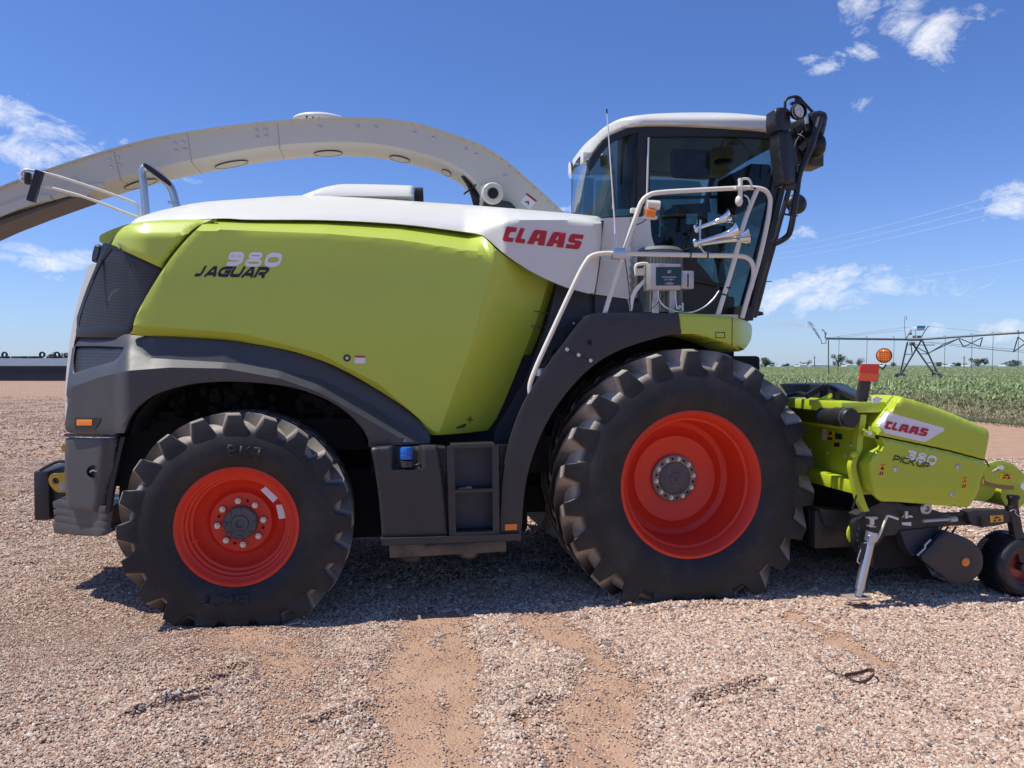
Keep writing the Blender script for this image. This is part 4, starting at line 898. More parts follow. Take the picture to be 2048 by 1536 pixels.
b = B(); b.cyl(P(1231,500,.07), P(1228.6,468,.07), .010, 10); b.box(P(1227,517,.045), P(1246,498,.11), .006); b.out('antenna_clamp', STEEL, H)
# mirrors and front bars
mr = sheet('upper_mirror', [(1548,219),(1556,215),(1572,215),(1579,221),(1582,250),(1582,257),(1574,262),(1550,263),(1547,245)], lambda a, b: .02+(.0030*(a-1565) if a > 1565 else 0), BLACK, H, .12, 5, er=4, ed=.02, rnd=3)
sheet('main_mirror', [(1557,261),(1574,260),(1580,262),(1588,290),(1594,330),(1592,362),(1588,366),(1568,370),(1564,364),(1558,320),(1555,290)], lambda a, b: .02+(.0032*(a-1576) if a > 1576 else 0), BLACK, H, .12, 5, er=4, ed=.02)
B().box(P(1570,378,.08), P(1588,366,.12), .006).out('mirror_hinge', DPLATE, H)
rail('mirror_bar', [(1572,366,.1),(1578,375,.1),(1572,400,.12),(1558,450,.14),(1545,500,.16),(1525,570,.2),(1508,635,.25)], .020, .1, BLACK, 4)
rail('mirror_bar', [(1640,236,.1),(1636,250,.1),(1620,300,.1),(1600,345,.1),(1594,380,.1),(1590,410,.1),(1582,455,.12),(1574,473,.14),(1552,486,.14),(1545,480,.14)], .024, .1, BLACK, 4)
rail('mirror_bar', [(1544,484,.14),(1530,560,.2),(1512,630,.25)], .014, .1, BLACK, 3)
rail('mirror_bar', [(1570,218,.1),(1571,202,.1),(1580,195,.1),(1596,194,.1),(1608,206,.12),(1625,224,.12)], .011, .1, BLACK, 4)
b = B(); b.box(P(1591,202,.1), P(1601,196,.12), .004); b.beam(P(1582,207,.1),P(1608,207,.1),.03,.02); b.out('lamp_bracket', BLACK, H)
lp = B(); lp.lathe([(0,.05),(.04,.05),(.062,.02),(.066,-.02),(.064,-.028),(.056,-.028),(.055,-.02)], P(1596,223,.05), (-.15,1,0), 32); lampo = lp.out('round_work_lamp', BLACK, H)
b = B(); cc = P(1596,223,.03); b.lathe([(.056,.0),(.0,-.004)], cc, (-.15,1,0), 32)
for k in range(10): a = k*math.pi/5; b.ball(cc+Vector((.038*math.cos(a),-.004,.038*math.sin(a))), (.009,.006,.009), 1)
b.ball(cc+Vector((0,-.004,0)), (.016,.006,.016), 2); b.out('lamp_lens', LED, lampo)
sheet('front_lamp_cluster', [(1620,224),(1640,221),(1652,225),(1655,236),(1650,262),(1646,268),(1632,262),(1622,246)], .25, BLACK, H, .35, 5, er=4, ed=.03, rnd=3)
sheet('front_lamp_cluster', [(1636,258),(1652,246),(1648,268),(1640,285),(1632,280)], .35, BLACK, H, .3, 5, er=3, ed=.02)
b = B(); b.ball(P(1633,292,.4), (.07,.10,.11)); b.ball(P(1626,285,.5), (.06,.08,.07)); b.out('front_camera', BLACK, H)
b = B(); b.box(P(1605,330,.5), P(1622,312,.7), .008); b.out('lamp_box', DPLATE, H)
b = B(); b.beam(P(1600,250,.5),P(1612,330,.5),.06,.06); b.beam(P(1590,262,.45),P(1628,240,.4),.05,.05); b.beam(P(1600,300,.45),P(1625,275,.4),.05,.05); b.beam(P(1592,275,.5),P(1598,330,.5),.04,.03); b.box(P(1590,320,.55),P(1605,262,.7),.01); b.tube([P(1613,232,.3),P(1615,262,.3)],.02,10); b.out('wiper_assembly', BLACK, H)
rail('wiper_hose', [(1596,268,.4),(1608,275,.35),(1618,290,.35),(1612,310,.35)], .007, .3, BLACK, 4); rail('silver_arm', [(1612,228,.28),(1614,248,.28)], .018, .28, STEEL, 2)
rail('wiper_hose', [(1606,262,.4),(1590,290,.38),(1594,320,.35)], .006, .3, BLACK, 4)
b = B(); b.ball(P(1593,408,.35), (.09,.05,.085), 3); b.cyl(P(1582,415,.33), P(1578,430,.2), .01, 8); b.beam(P(1566,428,.2),P(1594,432,.2),.02,.012); b.out('round_mirror', BLACK, H)
rail('cable', [(1546,490,.15),(1536,530,.17),(1524,570,.18),(1520,585,.19),(1522,600,.2)], .006, .1, BLACK, 4); B().beam(P(1530,563,.2), P(1543,563,.2), .006, .006).out('bar_pin', BLACK, H)
sheet('front_mount', [(1490,610),(1510,620),(1526,624),(1527,630),(1510,634),(1498,642),(1485,640)], .35, BLACK, H, .3, 6)
# tidy front face of the machine below the cab
b = B(); b.box((3.9,.75,.8),(4.3,2.2,1.45),.04); b.out('feeder_housing', VOID, H)

# ================================================================== PICK-UP HEADER
K = empty('pickup_header', (5.0, .3, .8), 'lime green pickup header at the front of the harvester, with grey guards and gauge wheel', 'crop header')
YH = -.42
def Yu(px, py):
    y = YH; lx = lerp(py, [790, 800, 850, 870], [1806, 1800, 1760, 1757])
    if px < lx: y += .0056*(lx-px)
    y += .00022*max(0, (lerp(px, [1800, 1970], [800, 860])-py+14))**1.5*.3
    return y
sheet('upper_side_cover', [(1745,791),(1760,790),(1790,791),(1806,795),(1840,804),(1883,819),(1925,836),(1962,852),(1974,858),(1978,868),(1976,885),(1969,919),(1928,908),(1880,896),(1755,870),(1750,862),(1738,845),(1737,836),(1746,812),(1756,800)], Yu, HGREEN, K, .04, 6, er=4, ed=.012, ang=40)
def Yl(px, py):
    y = YH; lx = lerp(py, [873, 893, 905, 925, 985], [1762, 1770, 1752, 1738, 1746])
    if px < lx: y += .0060*(lx-px)
    if py > 975: y += .0008*(py-975)
    return y
sheet('lower_side_cover', [(1755,873),(1880,899),(1928,911),(1969,922),(1966,945),(1955,985),(1947,1000),(1940,1011),(1930,1014),(1880,1011),(1800,1004),(1764,1003),(1745,986),(1733,975),(1720,945),(1712,921),(1716,911),(1735,903),(1757,897),(1762,890),(1757,882)], Yl, HGREEN, K, .04, 6, er=4, ed=.012, ang=40)
sheet('cover_gap_backing', [(1755,866),(1969,917),(1966,926),(1755,878)], YH+.045, VOID, K, .02, 9, smooth=False)
sheet('logo_plate', [(1768,822),(1888,856),(1889,861),(1852,883),(1848,884),(1770,866),(1768,863),(1764,857),(1756,854),(1750,851)], lambda a, b: Yu(a, b)-.003, SILV, K, .003, 6, smooth=False)
logo('maker_lettering', (1773,841.5), (1858,858), (1769,857), lambda a, b: Yu(a, b)-.004, LOGO, K)
stroke_word('model_lettering', '380', (1817,899), (1876,913), (1810,918), lambda a, b: Yl(a, b)-.001, SILV, K, .14, .10, ax=1.75)
stroke_word('model_lettering', 'PICK UP', (1790,910), (1861,926), (1786,922), lambda a, b: Yl(a, b)-.0025, INK, K, .11, .12, {'I': .25, ' ': .1}, ax=1.6)
def warn(c, Y=None, proj=P):
    return sticker(c, Y or (lambda a, b: Yl(a, b)+.002), DECY, [(INK, [(.15,.55),(.85,.55),(.5,.85)]), (DECY, [(.33,.6),(.67,.6),(.5,.75)]), (DECR, [(.1,.9),(.9,.9),(.9,.96),(.1,.96)]), (INK, [(.15,.1),(.4,.1),(.45,.4),(.3,.4)]), (INK, [(.55,.1),(.8,.15),(.85,.4),(.65,.42)])], K, proj=proj)
warn([(1761,927),(1772,929),(1767,955),(1756,952)]); warn([(1926,953),(1936,954),(1932,980),(1922,978)])
for q in ((1791,939),(1916,934),(1904,988)): B().lathe([(.021,.0),(.021,-.004),(.014,-.008),(.012,-.002),(0,-.004)], P(*q, Yl(*q)), n=18).out('cover_bolt', BOLT, K)
XW = P(1716, 900, YH+.04).x
wy = lambda px, py: PX(px, py, XW)
YF = 3.25
# rear wall, faces the tractor unit
zt = P(1716, 812, YH).z; zb = P(1716, 955, YH).z
def wall_sheet(name, pts, off, mat, th=.03, **k): return sheet(name, pts, XW+off, mat, K, th, 12, smooth=False, proj=PX, **k)
b = B(); b.box((XW+.22, -.27, zb+.35), (XW+.25, YF, zt)); b.out('back_wall', HGREEN, K)
b = B(); b.raw([(XW+.22,-.27,zb+.35),(XW+.22,YF,zb+.35),(XW+.215,YF,zb-.07),(XW+.215,-.27,zb-.07),(XW+.25,-.27,zb+.35),(XW+.25,YF,zb+.35),(XW+.245,YF,zb-.07),(XW+.245,-.27,zb-.07)], [(0,1,2,3),(7,6,5,4),(0,3,7,4),(1,5,6,2),(3,2,6,7),(0,4,5,1)]); b.out('back_wall', HGREEN, K)
z1 = P(1745, 818, YH+.05).z
b = B(); b.box((XW-.10, -.32, z1-.03), (XW+.27, YF, z1+.05), .006); b.out('top_beam', HGREEN, K)
b = B(); b.box((XW+.08, -.26, zb-.16), (XW+.26, YF, zb-.06), .006); b.out('bottom_beam', HGREEN, K)
# bright end post
sheet('end_post', [(1722,829),(1733,830),(1731,850),(1726,880),(1724,900),(1716,918),(1713,940),(1730,1000),(1739,1022),(1728,1024),(1716,1000),(1705,955),(1702,930),(1712,905),(1716,870),(1719,850)][:], YH+.10, HGREEN, K, .05, 7, ang=60)
B().cyl(P(1740,866,YH+.02), P(1740,866,YH-.0), .016, 14).out('cover_hinge', BOLT, K); b = B(); b.beam(P(1726,864,YH+.04), P(1748,870,YH+.04), .02, .05); b.beam(P(1740,853,YH+.05), P(1741,866,YH+.04), .015, .015); b.out('hinge_arm', HGREEN, K)
b = B(); g0 = PX(1703, 836, XW-.09); g1 = PX(1645, 831, XW-.09); b.tube([g0, g0+(g1-g0)*.04, g0+(g1-g0)*.5, g0+(g1-g0)*.56, g1], [.065,.074,.074,.064,.064], 28); b.out('driveline_guard', BLACK, K)
B().tube([g0+(g1-g0)*.10+Vector((0,0,0)), g0+(g1-g0)*.115], .077, 28).out('guard_clamp', STEEL, K)
wg = lambda c, o=.025: None
def xs(name, c, mat, items=()):
    o = sheet(name, c, XW+.216, mat, K, .003, 8, smooth=False, proj=PX); mp = quadmap(c[0], c[1], c[3])
    for mt, poly in items: polys_decal('print', [poly], mp, lambda a, b: XW+.2155, mt, o, .0005, proj=PX)
xs('warning_sticker', [(1645,857),(1668,860),(1667,882),(1644,880)], DECY, [(DECW, [(0,0),(.38,0),(.38,1),(0,1)]), (INK, [(.5,.55),(.9,.55),(.7,.9)]), (INK, [(.45,.1),(.9,.1),(.9,.35),(.45,.3)])])
B().box((XW+.30,-.15,.22),(XW+.7,YF,zb-.02),.02).out('intake_housing', VOID, K)
xs('dark_plate', [(1670,866),(1684,868),(1684,879),(1670,878)], TEALP); xs('dark_plate', [(1668,885),(1679,886),(1678,894),(1668,893)], INK)
for q in ((1622,899),(1655,905),(1691,911),(1702,890),(1675,966),(1645,958)): B().ball(PX(*q, XW+.218), .014, 2).out('wall_bolt', BOLT, K)
B().ball(wy(1708,909)+Vector((.0,0,0)), (.03,.03,.03), 2).out('wall_plug', HGREEN, K)
B().tube([PX(1643,957,XW+.2), PX(1646,966,XW+.2)], .012, 8).out('wall_bracket', HGREEN, K)
B().tube([wy(1718,990)-Vector((.02,0,0)), wy(1712,1018)-Vector((.03,0,0))], .007, 8).out('hose', BLACK, K)
# dark frame over the intake
b = B(); A_ = [P(*q) for q in [(1588,768,.6),(1655,770,.3),(1700,795,0),(1722,800,-.12)]]
b.raw([P(1560,768,1.1),P(1655,769,.2),P(1716,797,-.2),P(1700,806,-.2),P(1580,799,.9)]+[p+Vector((.45,.5,0)) for p in [P(1560,768,1.1),P(1655,769,.2),P(1716,797,-.2),P(1700,806,-.2),P(1580,799,.9)]], [(0,1,2,3,4),(9,8,7,6,5),(0,5,6,1),(1,6,7,2),(2,7,8,3),(3,8,9,4),(4,9,5,0)]); b.out('intake_cover', BLACK, K)
b = B(); b.beam(P(1612,793,.1), P(1648,772,.1), .03, .04); b.beam(P(1650,772,.1), P(1645,797,.1), .04, .04); b.beam(P(1655,771,.1), P(1714,799,-.2), .03, .03); b.tube([P(1576,792,.5),P(1600,786,.3),P(1615,792,.2)], .015, 8, smooth=3); b.out('cover_frame', BLACK, K)
b = B(); b.tube([P(1634,802,.05),P(1656,792,.0),P(1661,789,-.02),P(1661,793,-.02),P(1644,803,.02)], .012, 8, smooth=3); b.out('lift_hook', HGREEN, K)
B().box((XW+.05,-.2,zt-.2),(XW+.75,YF,zt-.18)).out('header_roof_plate', HGREEN, K)
# marker board and amber lamp on a post
b = B(); b.beam(P(1718,803,-.28), P(1726,758,-.28), .03, .05); b.out('marker_post', DPLATE, K); b = B(); b.beam(P(1727,803,-.26), P(1735,762,-.26), .01, .055); b.out('marker_post', DPLATE, K)
mk = sheet('marker_board', [(1722,729),(1726,728),(1757,728),(1759,730),(1756,761),(1753,763),(1720,762),(1718,760)], -.30, MARK, K, .01, 6, smooth=False); sheet('marker_stripe', [(1720,746),(1755,748),(1754,760.5),(1719.5,760)], -.302, MARKO, mk, .002, 6, smooth=False)
am = B(); c0 = P(1768,711,-.25); am.lathe([(0,.06),(.04,.058),(.058,.04),(.054,.0)], c0, (.75,1,0), 28); amo = am.out('turn_lamp', BLACK, K)
b = B(); b.lathe([(.052,.004),(.049,-.012),(.03,-.02),(0,-.022)], c0, (.75,1,0), 28)
ax = Vector((.75,1,0)).normalized(); uu = ax.cross(Vector((0,0,1))).normalized()
for i in range(-3, 4):
    for j in range(-3, 4):
        if i*i+j*j < 9: b.ball(c0-ax*.018+uu*.0155*i+Vector((0,0,.0155*j)), .0085, 1)
b.out('amber_lens', AMBER, amo); b = B(); b.tube([P(1772,729,-.25),P(1766,739,-.25),P(1758,733,-.28)], .006, 8); b.out('lamp_bracket', BLACK, K)
sheet('post_foot', [(1745,797),(1752,793),(1766,797),(1757,806),(1746,806)], YH+.06, SILV, K, .01, 5)
# lower frame
YL = -.35
sheet('frame_plate', [(1712,1030),(1735,1018),(1762,1004),(1800,1006),(1812,1013),(1850,1012),(1862,1018),(1884,1025),(1892,1030),(2010,1026),(2010,1048),(1958,1052),(1948,1050),(1895,1052),(1862,1058),(1800,1062),(1790,1070),(1762,1072),(1748,1052),(1718,1046)], YL+.10, DPLATE, K, .10, 8, smooth=False, er=2, ed=.006)
sheet('support_arm', [(1936,1024),(1948,1021),(1985,1020),(2018,1022),(2030,1022),(2036,1040),(1990,1052),(1962,1055),(1948,1052),(1938,1040)], YL+.03, DPLATE, K, .09, 8, smooth=False, er=2, ed=.006)
warn([(1981,1032),(2006,1030),(2007,1043),(1982,1045)], lambda a, b: YL+.028)
B().beam(P(1963,1034,YL+.02), P(1964,1052,YL+.02), .03, .02).out('arm_step', BLACK, K)
sheet('skid_plate', [(1640,1018),(1700,1024),(1760,1060),(1850,1040),(1888,1062),(1830,1100),(1810,1104),(1790,1088),(1762,1078),(1716,1078),(1690,1060),(1650,1050)], YL+.30, DPLATE, K, .2, 9, smooth=False)
b = B(); b.raw([P(1745,1072,.0),P(1790,1080,.0),P(1843,1116,.0),P(1870,1160,.0),P(1905,1168,.0),P(1840,1150,.0),P(1740,1105,.1)]+[p+Vector((0,2.8,0)) for p in [P(1745,1072,.0),P(1790,1080,.0),P(1843,1116,.0),P(1870,1160,.0),P(1905,1168,.0),P(1840,1150,.0),P(1740,1105,.1)]], [(0,1,2,3,4,5,6),(13,12,11,10,9,8,7)]+[(i,(i+1)%7,(i+1)%7+7,i+7) for i in range(7)]); b.out('pickup_floor', VOID, K)
sheet('reel_side_guard', [(1843,1110),(1862,1092),(1888,1064),(1895,1062),(1930,1075),(1948,1086),(1962,1103),(1966,1122),(1962,1142),(1948,1158),(1930,1166),(1912,1166),(1885,1152),(1845,1120)], YL-.0, DPLATE, K, .04, 8, er=3, ed=.010, ang=34)
b = B(); b.lathe([(.034,.0),(.034,-.006),(.026,-.012),(0,-.013)], P(1930.5,1124,YL), n=28); b.out('round_reflector', ORANGE, K)
b = B(); b.tube([P(1834,1111,YL+.02),P(1850,1096,YL+.02),P(1850,1090,YL+.02),P(1861,1079,YL+.02)], .009, 8); b.out('spring_rod', STEEL, K)
sheet('frame_side', [(1800,1062),(1862,1056),(1890,1064),(1845,1108),(1825,1112),(1812,1095)], YL+.09, BLUEK, K, .1, 8, smooth=False)
for i, x in enumerate((1884,1896,1912)): B().tube([P(x,1053,.1),P(x-8,1066,.1)], .008, 6).out('tine', BLACK, K)
b = B()
for k in range(26): 
    y = .0+k*.11; q = P(1895,1075,YL); r = P(2000,1100,YL); b.tube([Vector((q.x, y, q.z)), Vector(((q.x+r.x)/2, y, (q.z+r.z)/2+.03)), Vector((r.x, y, r.z))], .007, 5)
b.cyl((P(1930,1110,YL).x, -.2, P(1930,1110,YL).z), (P(1930,1110,YL).x, 3.1, P(1930,1110,YL).z), .12, 18); b.out('pickup_reel', BLACK, K)
b = B(); b.box(P(1720,1062,YL+.34)+Vector((0,0,-.13)), P(1630,1025,YL+.34)+Vector((0,.1,.02)), .02); b.out('coupling_beam', BLACK, K)
b = B(); b.lathe([(.10,.0),(.10,-.02),(.07,-.03),(0,-.03)], P(1716,1066,YL+.12), n=28); b.out('chain_sprocket', HGREEN, K)
sheet('jack_mount', [(1706,1052),(1712,1040),(1736,1030),(1770,1040),(1775,1062),(1760,1084),(1740,1100),(1722,1112),(1708,1090)], YL+.06, BLACK, K, .05, 6)
for q in ((1717,1058),(1714,1070),(1716,1082),(1719,1094),(1740,1055)): B().lathe([(.013,.0),(.013,-.01),(0,-.012)], P(*q, YL+.058), n=12).out('mount_bolt', DPLATE, K)
jk = D.objects.new('parking_jack', None); COL.objects.link(jk); jk.parent = K; jk.location = P(1740,1080,YL)-K.location
b = B(); b.cyl(P(1741,1080,YL), P(1719,1178,YL), .034, 24); b.out('jack_tube', STEEL, jk)
b = B(); b.cyl(P(1720,1174,YL), P(1716.5,1192,YL), .027, 20); b.out('jack_leg', STEEL, jk)
b = B(); q = P(1714,1195,YL); b.box(q+Vector((-.085,-.06,-.006)), q+Vector((.085,.08,.006)), .002); fo = b.out('jack_foot', M('bare_foot_plate', (.45,.38,.33), .5, .4, dust=.5), jk)
b = B(); b.cyl(P(1744,1064,YL), P(1741,1082,YL), .045, 24); b.box(P(1729,1080,YL+.02), P(1757,1070,YL-.03), .004); b.out('jack_gearbox', STEEL, jk)
rail('jack_crank', [(1750,1076,YL-.03),(1757,1074,YL-.03),(1765,1055,YL-.04),(1773,1035,YL-.04),(1778,1032,YL-.04),(1796,1038,YL-.04)], .009, YL, RAIL, 2, jk)
b = B(); b.lathe([(.0,.03),(.045,.03),(.045,.022),(.02,.018),(.02,-.03),(.035,-.034),(.035,-.04),(0,-.04)], P(1743,1042,YL+.0), (0,0,1), 24); b.out('jack_cap', STEEL, jk)
rail('safety_chain', [(1730,1085,YL),(1722,1100,YL),(1718,1110,YL),(1715,1122,YL),(1718,1126,YL)], .006, YL, STEEL, 4)
B().beam(P(1728,1086,YL), P(1722,1118,YL), .03, .035).out('spring_box', BLACK, K)
b = B(); b.cyl(P(1846,1042,YL+.0), P(1908,1038,YL+.0), .012, 14); b.cyl(P(1899,1039,YL), P(1912,1038,YL), .022, 16); b.out('adjusting_rod', ALU, K)
sheet('height_scale', [(1806,1030),(1824,1031),(1826,1035),(1804,1035)], YL+.09, DECW, K, .003, 5, smooth=False); sheet('height_scale', [(1803,1045),(1822,1044),(1823,1052),(1805,1050)], YL+.09, DECW, K, .003, 5, smooth=False)
b = B(); b.cyl(P(1812,1036,YL+.06), P(1812,1022,YL+.06), .016, 12); b.out('scale_knob', BOLT, K)
b = B(); b.lathe([(.05,.02),(.05,-.03),(.04,-.04),(.025,-.04),(.02,-.02),(0,-.02)], P(1847,1016,YL+.12), n=22); b.out('pivot_boss', STEEL, K)
# wheel arm + small gauge wheel
b = B(); b.beam(P(2022,1010,YL+.05), P(2042,1120,YL+.05), .06, .075); b.out('wheel_arm', DPLATE, K)
b = B(); b.lathe([(0,.10),(.045,.10),(.05,.085),(.036,.06),(.036,0)], P(2026,1016,YL+.05), (0,0,1), 20); b.out('arm_cap', BLACK, K)
sheet('arm_foot', [(2022,1070),(2052,1066),(2056,1090),(2040,1082)], YL+.03, DPLATE, K, .09, 6, smooth=False)
rail('locking_clip', [(2020,1023),(2026,1019),(2032,1021),(2030,1025),(2036,1031),(2050,1038)], .004, YL+.0, STEEL, 3)
gw = D.objects.new('wheel', None); COL.objects.link(gw); gw.parent = K; gc = P(2046, 1151, YL+.02); RR = .245; gc.z = .225
gw.location = gc-K.location
b = B(); prof = [(.125,.0),(.13,-.01),(.15,-.02),(.18,-.028),(.21,-.020),(.232,.01),(.242,.05),(.245,.11),(.245,.15),(.242,.21),(.232,.25),(.21,.28),(.18,.288),(.15,.28),(.13,.27),(.125,.26)]
b.lathe(catmull(prof, 3), gc, n=90)
for k in range(60):
    for i in range(7):
        a = 2*math.pi*(k+(i % 2)*.5)/60; yy = .025+i*.034; r = .247 if 0 < i < 6 else .243; q = gc+Vector((r*math.cos(a), yy, r*math.sin(a))); t = Vector((-math.sin(a), 0, math.cos(a)))
        b.beam(q-t*.007-Vector((0,.012,0)), q+t*.007+Vector((0,.012,0)), .010, .008)
b.out('tyre', BLACK, gw)
b = B(); b.lathe([(.127,.01),(.135,-.005),(.125,-.008),(.115,.01),(.105,.04),(.09,.05),(.04,.045),(0,.045)], gc, n=48); b.out('rim', M('rim_dark_red', (.33,.025,.02), .4, coat=.3, dust=.3), gw); b = B(); b.cyl(gc+Vector((0,.045,0)), gc+Vector((0,-.02,0)), .035, 20); b.out('hub_cap', DPLATE, gw)
# front crop press roller brackets at the far right
sheet('press_arm', [(1966,925),(1975,928),(1993,922),(2012,923),(2030,931),(2045,945),(2060,958),(2060,972),(2040,972),(2000,969),(1975,963),(1970,958),(1965,940)], YH+.12, HGREEN, K, .02, 6, er=2, ed=.004, holes=[[(1984,941),(1987,946),(2004,936),(2001,931)]])
b = B(); b.cyl(P(2003,935,YH+.12), P(2003,935,YH+.07), .018, 14); b.cyl(P(2050,973,YH+.12), P(2050,973,YH+.09), .03, 16); b.out('press_bolt', BOLT, K)
warn([(2003,945),(2026,948),(2025,959),(2001,957)], lambda a, b: YH+.118)
sheet('press_link', [(1968,958),(1985,962),(2010,966),(2028,970),(2028,980),(2000,978),(1968,968)], YH+.2, TAN, K, .02, 6, smooth=False)
for c_, r_ in (((1965,972),.125),((2030,985),.13)):
    B().cyl(P(*c_, YH+.26), P(*c_, YH+.26)+Vector((0,3.0,0)), r_, 32).out('press_roller', HGREEN, K)
B().beam(P(1940,955,YH+.3), P(1975,940,YH+.3), .05, .06).out('press_hose_cover', BLACK, K)
B().tube([P(1968,917,YH+.1),P(1974,926,YH+.1),P(1978,933,YH+.1)], .006, 6, smooth=3).out('gas_strut', BLACK, K)

# ================================================================== GROUND
def vn(x, y, sc, seed=0):
    X = x*sc+seed*17.3; Y_ = y*sc+seed*5.1; xi = np.floor(X).astype(np.int64); yi = np.floor(Y_).astype(np.int64); fx = X-xi; fy = Y_-yi; fx = fx*fx*(3-2*fx); fy = fy*fy*(3-2*fy)
    def h(a, b):
        n = (a*374761393+b*668265263+seed*1442695041) & 0xffffffff; n = ((n ^ (n >> 13))*1274126177) & 0xffffffff; return ((n ^ (n >> 16)) & 0xffff)/65535.
    return (h(xi, yi)*(1-fx)+h(xi+1, yi)*fx)*(1-fy)+(h(xi, yi+1)*(1-fx)+h(xi+1, yi+1)*fx)*fy
RUTS = [(P_[0], P_[1], w, dp) for P_, w, dp in []]
def segd(x, y, a, b):
    ab = np.array(b)-np.array(a); L = ab @ ab; t = np.clip(((x-a[0])*ab[0]+(y-a[1])*ab[1])/L, 0, 1); return np.hypot(x-a[0]-t*ab[0], y-a[1]-t*ab[1])
g2 = lambda px, py: tuple(PZ(px, py))[:2]
SAND = [(g2(838,1236), g2(835,1536), .20, 1.15), (g2(905,1236), g2(915,1536), .12, 1.2), (g2(1075,1235), g2(1210,1330), .18, 1.1), (g2(1210,1330), g2(1200,1536), .26, 1.0), (g2(1100,1536), g2(1060,1420), .08, .6), (g2(500,1275), g2(600,1340), .26, .8), (g2(600,1340), g2(560,1536), .22, .6), (g2(1590,1230), g2(1760,1330), .07, 1), (g2(1760,1330), g2(1880,1420), .09, .6), (g2(1880,1420), g2(2040,1460), .1, .45), (g2(1960,900), g2(2600,900), .9, .9), (g2(300,1400), g2(480,1320), .16, .45), (g2(0,1240), g2(200,1300), .2, .35)]
def sandf(x, y):
    f = np.zeros_like(x)
    wob = (vn(x, y, 3, 5)-.5)*.16+(vn(x, y, 11, 6)-.5)*.10+(vn(x, y, 30, 7)-.5)*.06
    for a, b, w, k in SAND: f = np.maximum(f, k*np.clip(1.2-(segd(x, y, a, b)+wob)/(w*1.35), 0, 1))
    far = np.clip((np.hypot(x-CAM.x, y-CAM.y)-13)/8, 0, 1)*(x > 5)
    f = np.clip(f*1.25-.75*vn(x, y, 6, 51)*vn(x, y, 17, 52)*(f > 0)-.12*(f > 0), 0, 1)
    return np.maximum(f, far*.8)
DARKM = [(g2(420,1350), g2(480,1345)), (g2(330,1395), g2(480,1355)), (g2(270,1440), g2(400,1400)), (g2(1040,1440), g2(1110,1536)), (g2(1200,1480), g2(1245,1536)), (g2(1400,1400), g2(1520,1370)), (g2(1090,1410), g2(1240,1400)), (g2(620,1450), g2(800,1410)), (g2(0,905), g2(120,880)), (g2(0,1000), g2(90,975)), (g2(0,850), g2(120,838))]
def hgt(x, y):
    h = (vn(x, y, 1.1, 1)-.5)*.035+(vn(x, y, 3.3, 2)-.5)*.034+(vn(x, y, 8, 3)-.5)*.022+(vn(x, y, 22, 4)-.5)*.010
    for a, b in DARKM: d = segd(x, y, a, b)+(vn(x, y, 7, 9)-.5)*.06; h = h-.034*np.exp(-(d/.04)**2)+.022*np.exp(-((d-.08)/.04)**2)
    s = sandf(x, y); h = h*(1-.5*s)-.010*s
    for wx, wl in ((3.334, .34), (-.005, .26)):      # the gravel heaped against the tyres
        for yy in (.34, 2.6):
            d = np.hypot((x-wx)/1.5, y-yy); h = h*np.clip((d-.25)/.5, .2, 1)
    for wx, rr in ((3.334, .50), (-.005, .38)): h = h+.030*np.exp(-(((x-wx)/rr)**4))*np.exp(-((y+.10)/.055)**2)+.03*np.exp(-((np.abs(x-wx)-rr-.03)/.06)**2)*(np.abs(y-.3) < .36)
    dd = np.hypot(x-CAM.x, y-CAM.y); return h*np.clip(1.4-dd/60, .25, 1)
def axis(lo, hi, c, fine, ext, grow=1.09):
    a = list(np.arange(lo, hi, fine)); s = fine
    while a[-1] < ext: s *= grow; a.append(a[-1]+s)
    s = fine; l = []
    v = lo
    while v > -ext: s *= grow; v -= s; l.append(v)
    return np.array(l[::-1]+a)
xs_ = axis(-3.2, 7.2, 0, .04, 5000); ys_ = axis(-2.8, 3.4, 0, .035, 5000)
gx, gy = np.meshgrid(xs_, ys_); gz = hgt(gx, gy)-.004
me = D.meshes.new('ground'); nv = gx.size; nx, ny = len(xs_), len(ys_)
me.vertices.add(nv); me.vertices.foreach_set('co', np.stack([gx, gy, gz], -1).astype(np.float32).ravel())
ii = np.arange(nx-1)[None, :]+nx*np.arange(ny-1)[:, None]; fq = np.stack([ii, ii+1, ii+1+nx, ii+nx], -1).reshape(-1, 4)
def setfaces(me, fq):
    k = fq.shape[1]; me.loops.add(fq.size); me.polygons.add(len(fq)); me.loops.foreach_set('vertex_index', fq.ravel().astype(np.int32)); me.polygons.foreach_set('loop_start', (np.arange(len(fq))*k).astype(np.int32)); me.polygons.foreach_set('use_smooth', np.ones(len(fq), bool)); me.update(calc_edges=True)
setfaces(me, fq)
at = me.attributes.new('sand', 'FLOAT', 'POINT'); at.data.foreach_set('value', sandf(gx, gy).astype(np.float32).ravel())
gm = D.materials.new('gravel_ground'); gm.use_nodes = True; t = gm.node_tree; bs = t.nodes['Principled BSDF']; bs.inputs['Roughness'].default_value = .9; bs.inputs['Specular IOR Level'].default_value = .2
tc = t.nodes.new('ShaderNodeTexCoord').outputs['Object']; aa = t.nodes.new('ShaderNodeAttribute'); aa.attribute_name = 'sand'
vo = t.nodes.new('ShaderNodeTexVoronoi'); vo.inputs['Scale'].default_value = 62; t.links.new(tc, vo.inputs['Vector']); vo2 = t.nodes.new('ShaderNodeTexVoronoi'); vo2.inputs['Scale'].default_value = 12; t.links.new(tc, vo2.inputs['Vector'])
sr = t.nodes.new('ShaderNodeSeparateColor'); t.links.new(vo.outputs['Color'], sr.inputs[0])
def ramp(tree, fac, stops):
    r = tree.nodes.new('ShaderNodeValToRGB'); e = r.color_ramp.elements
    while len(e) < len(stops): e.new(.5)
    for q, (p, c) in zip(e, stops): q.position = p; q.color = (*c, 1)
    tree.links.new(fac, r.inputs[0]); return r.outputs[0]
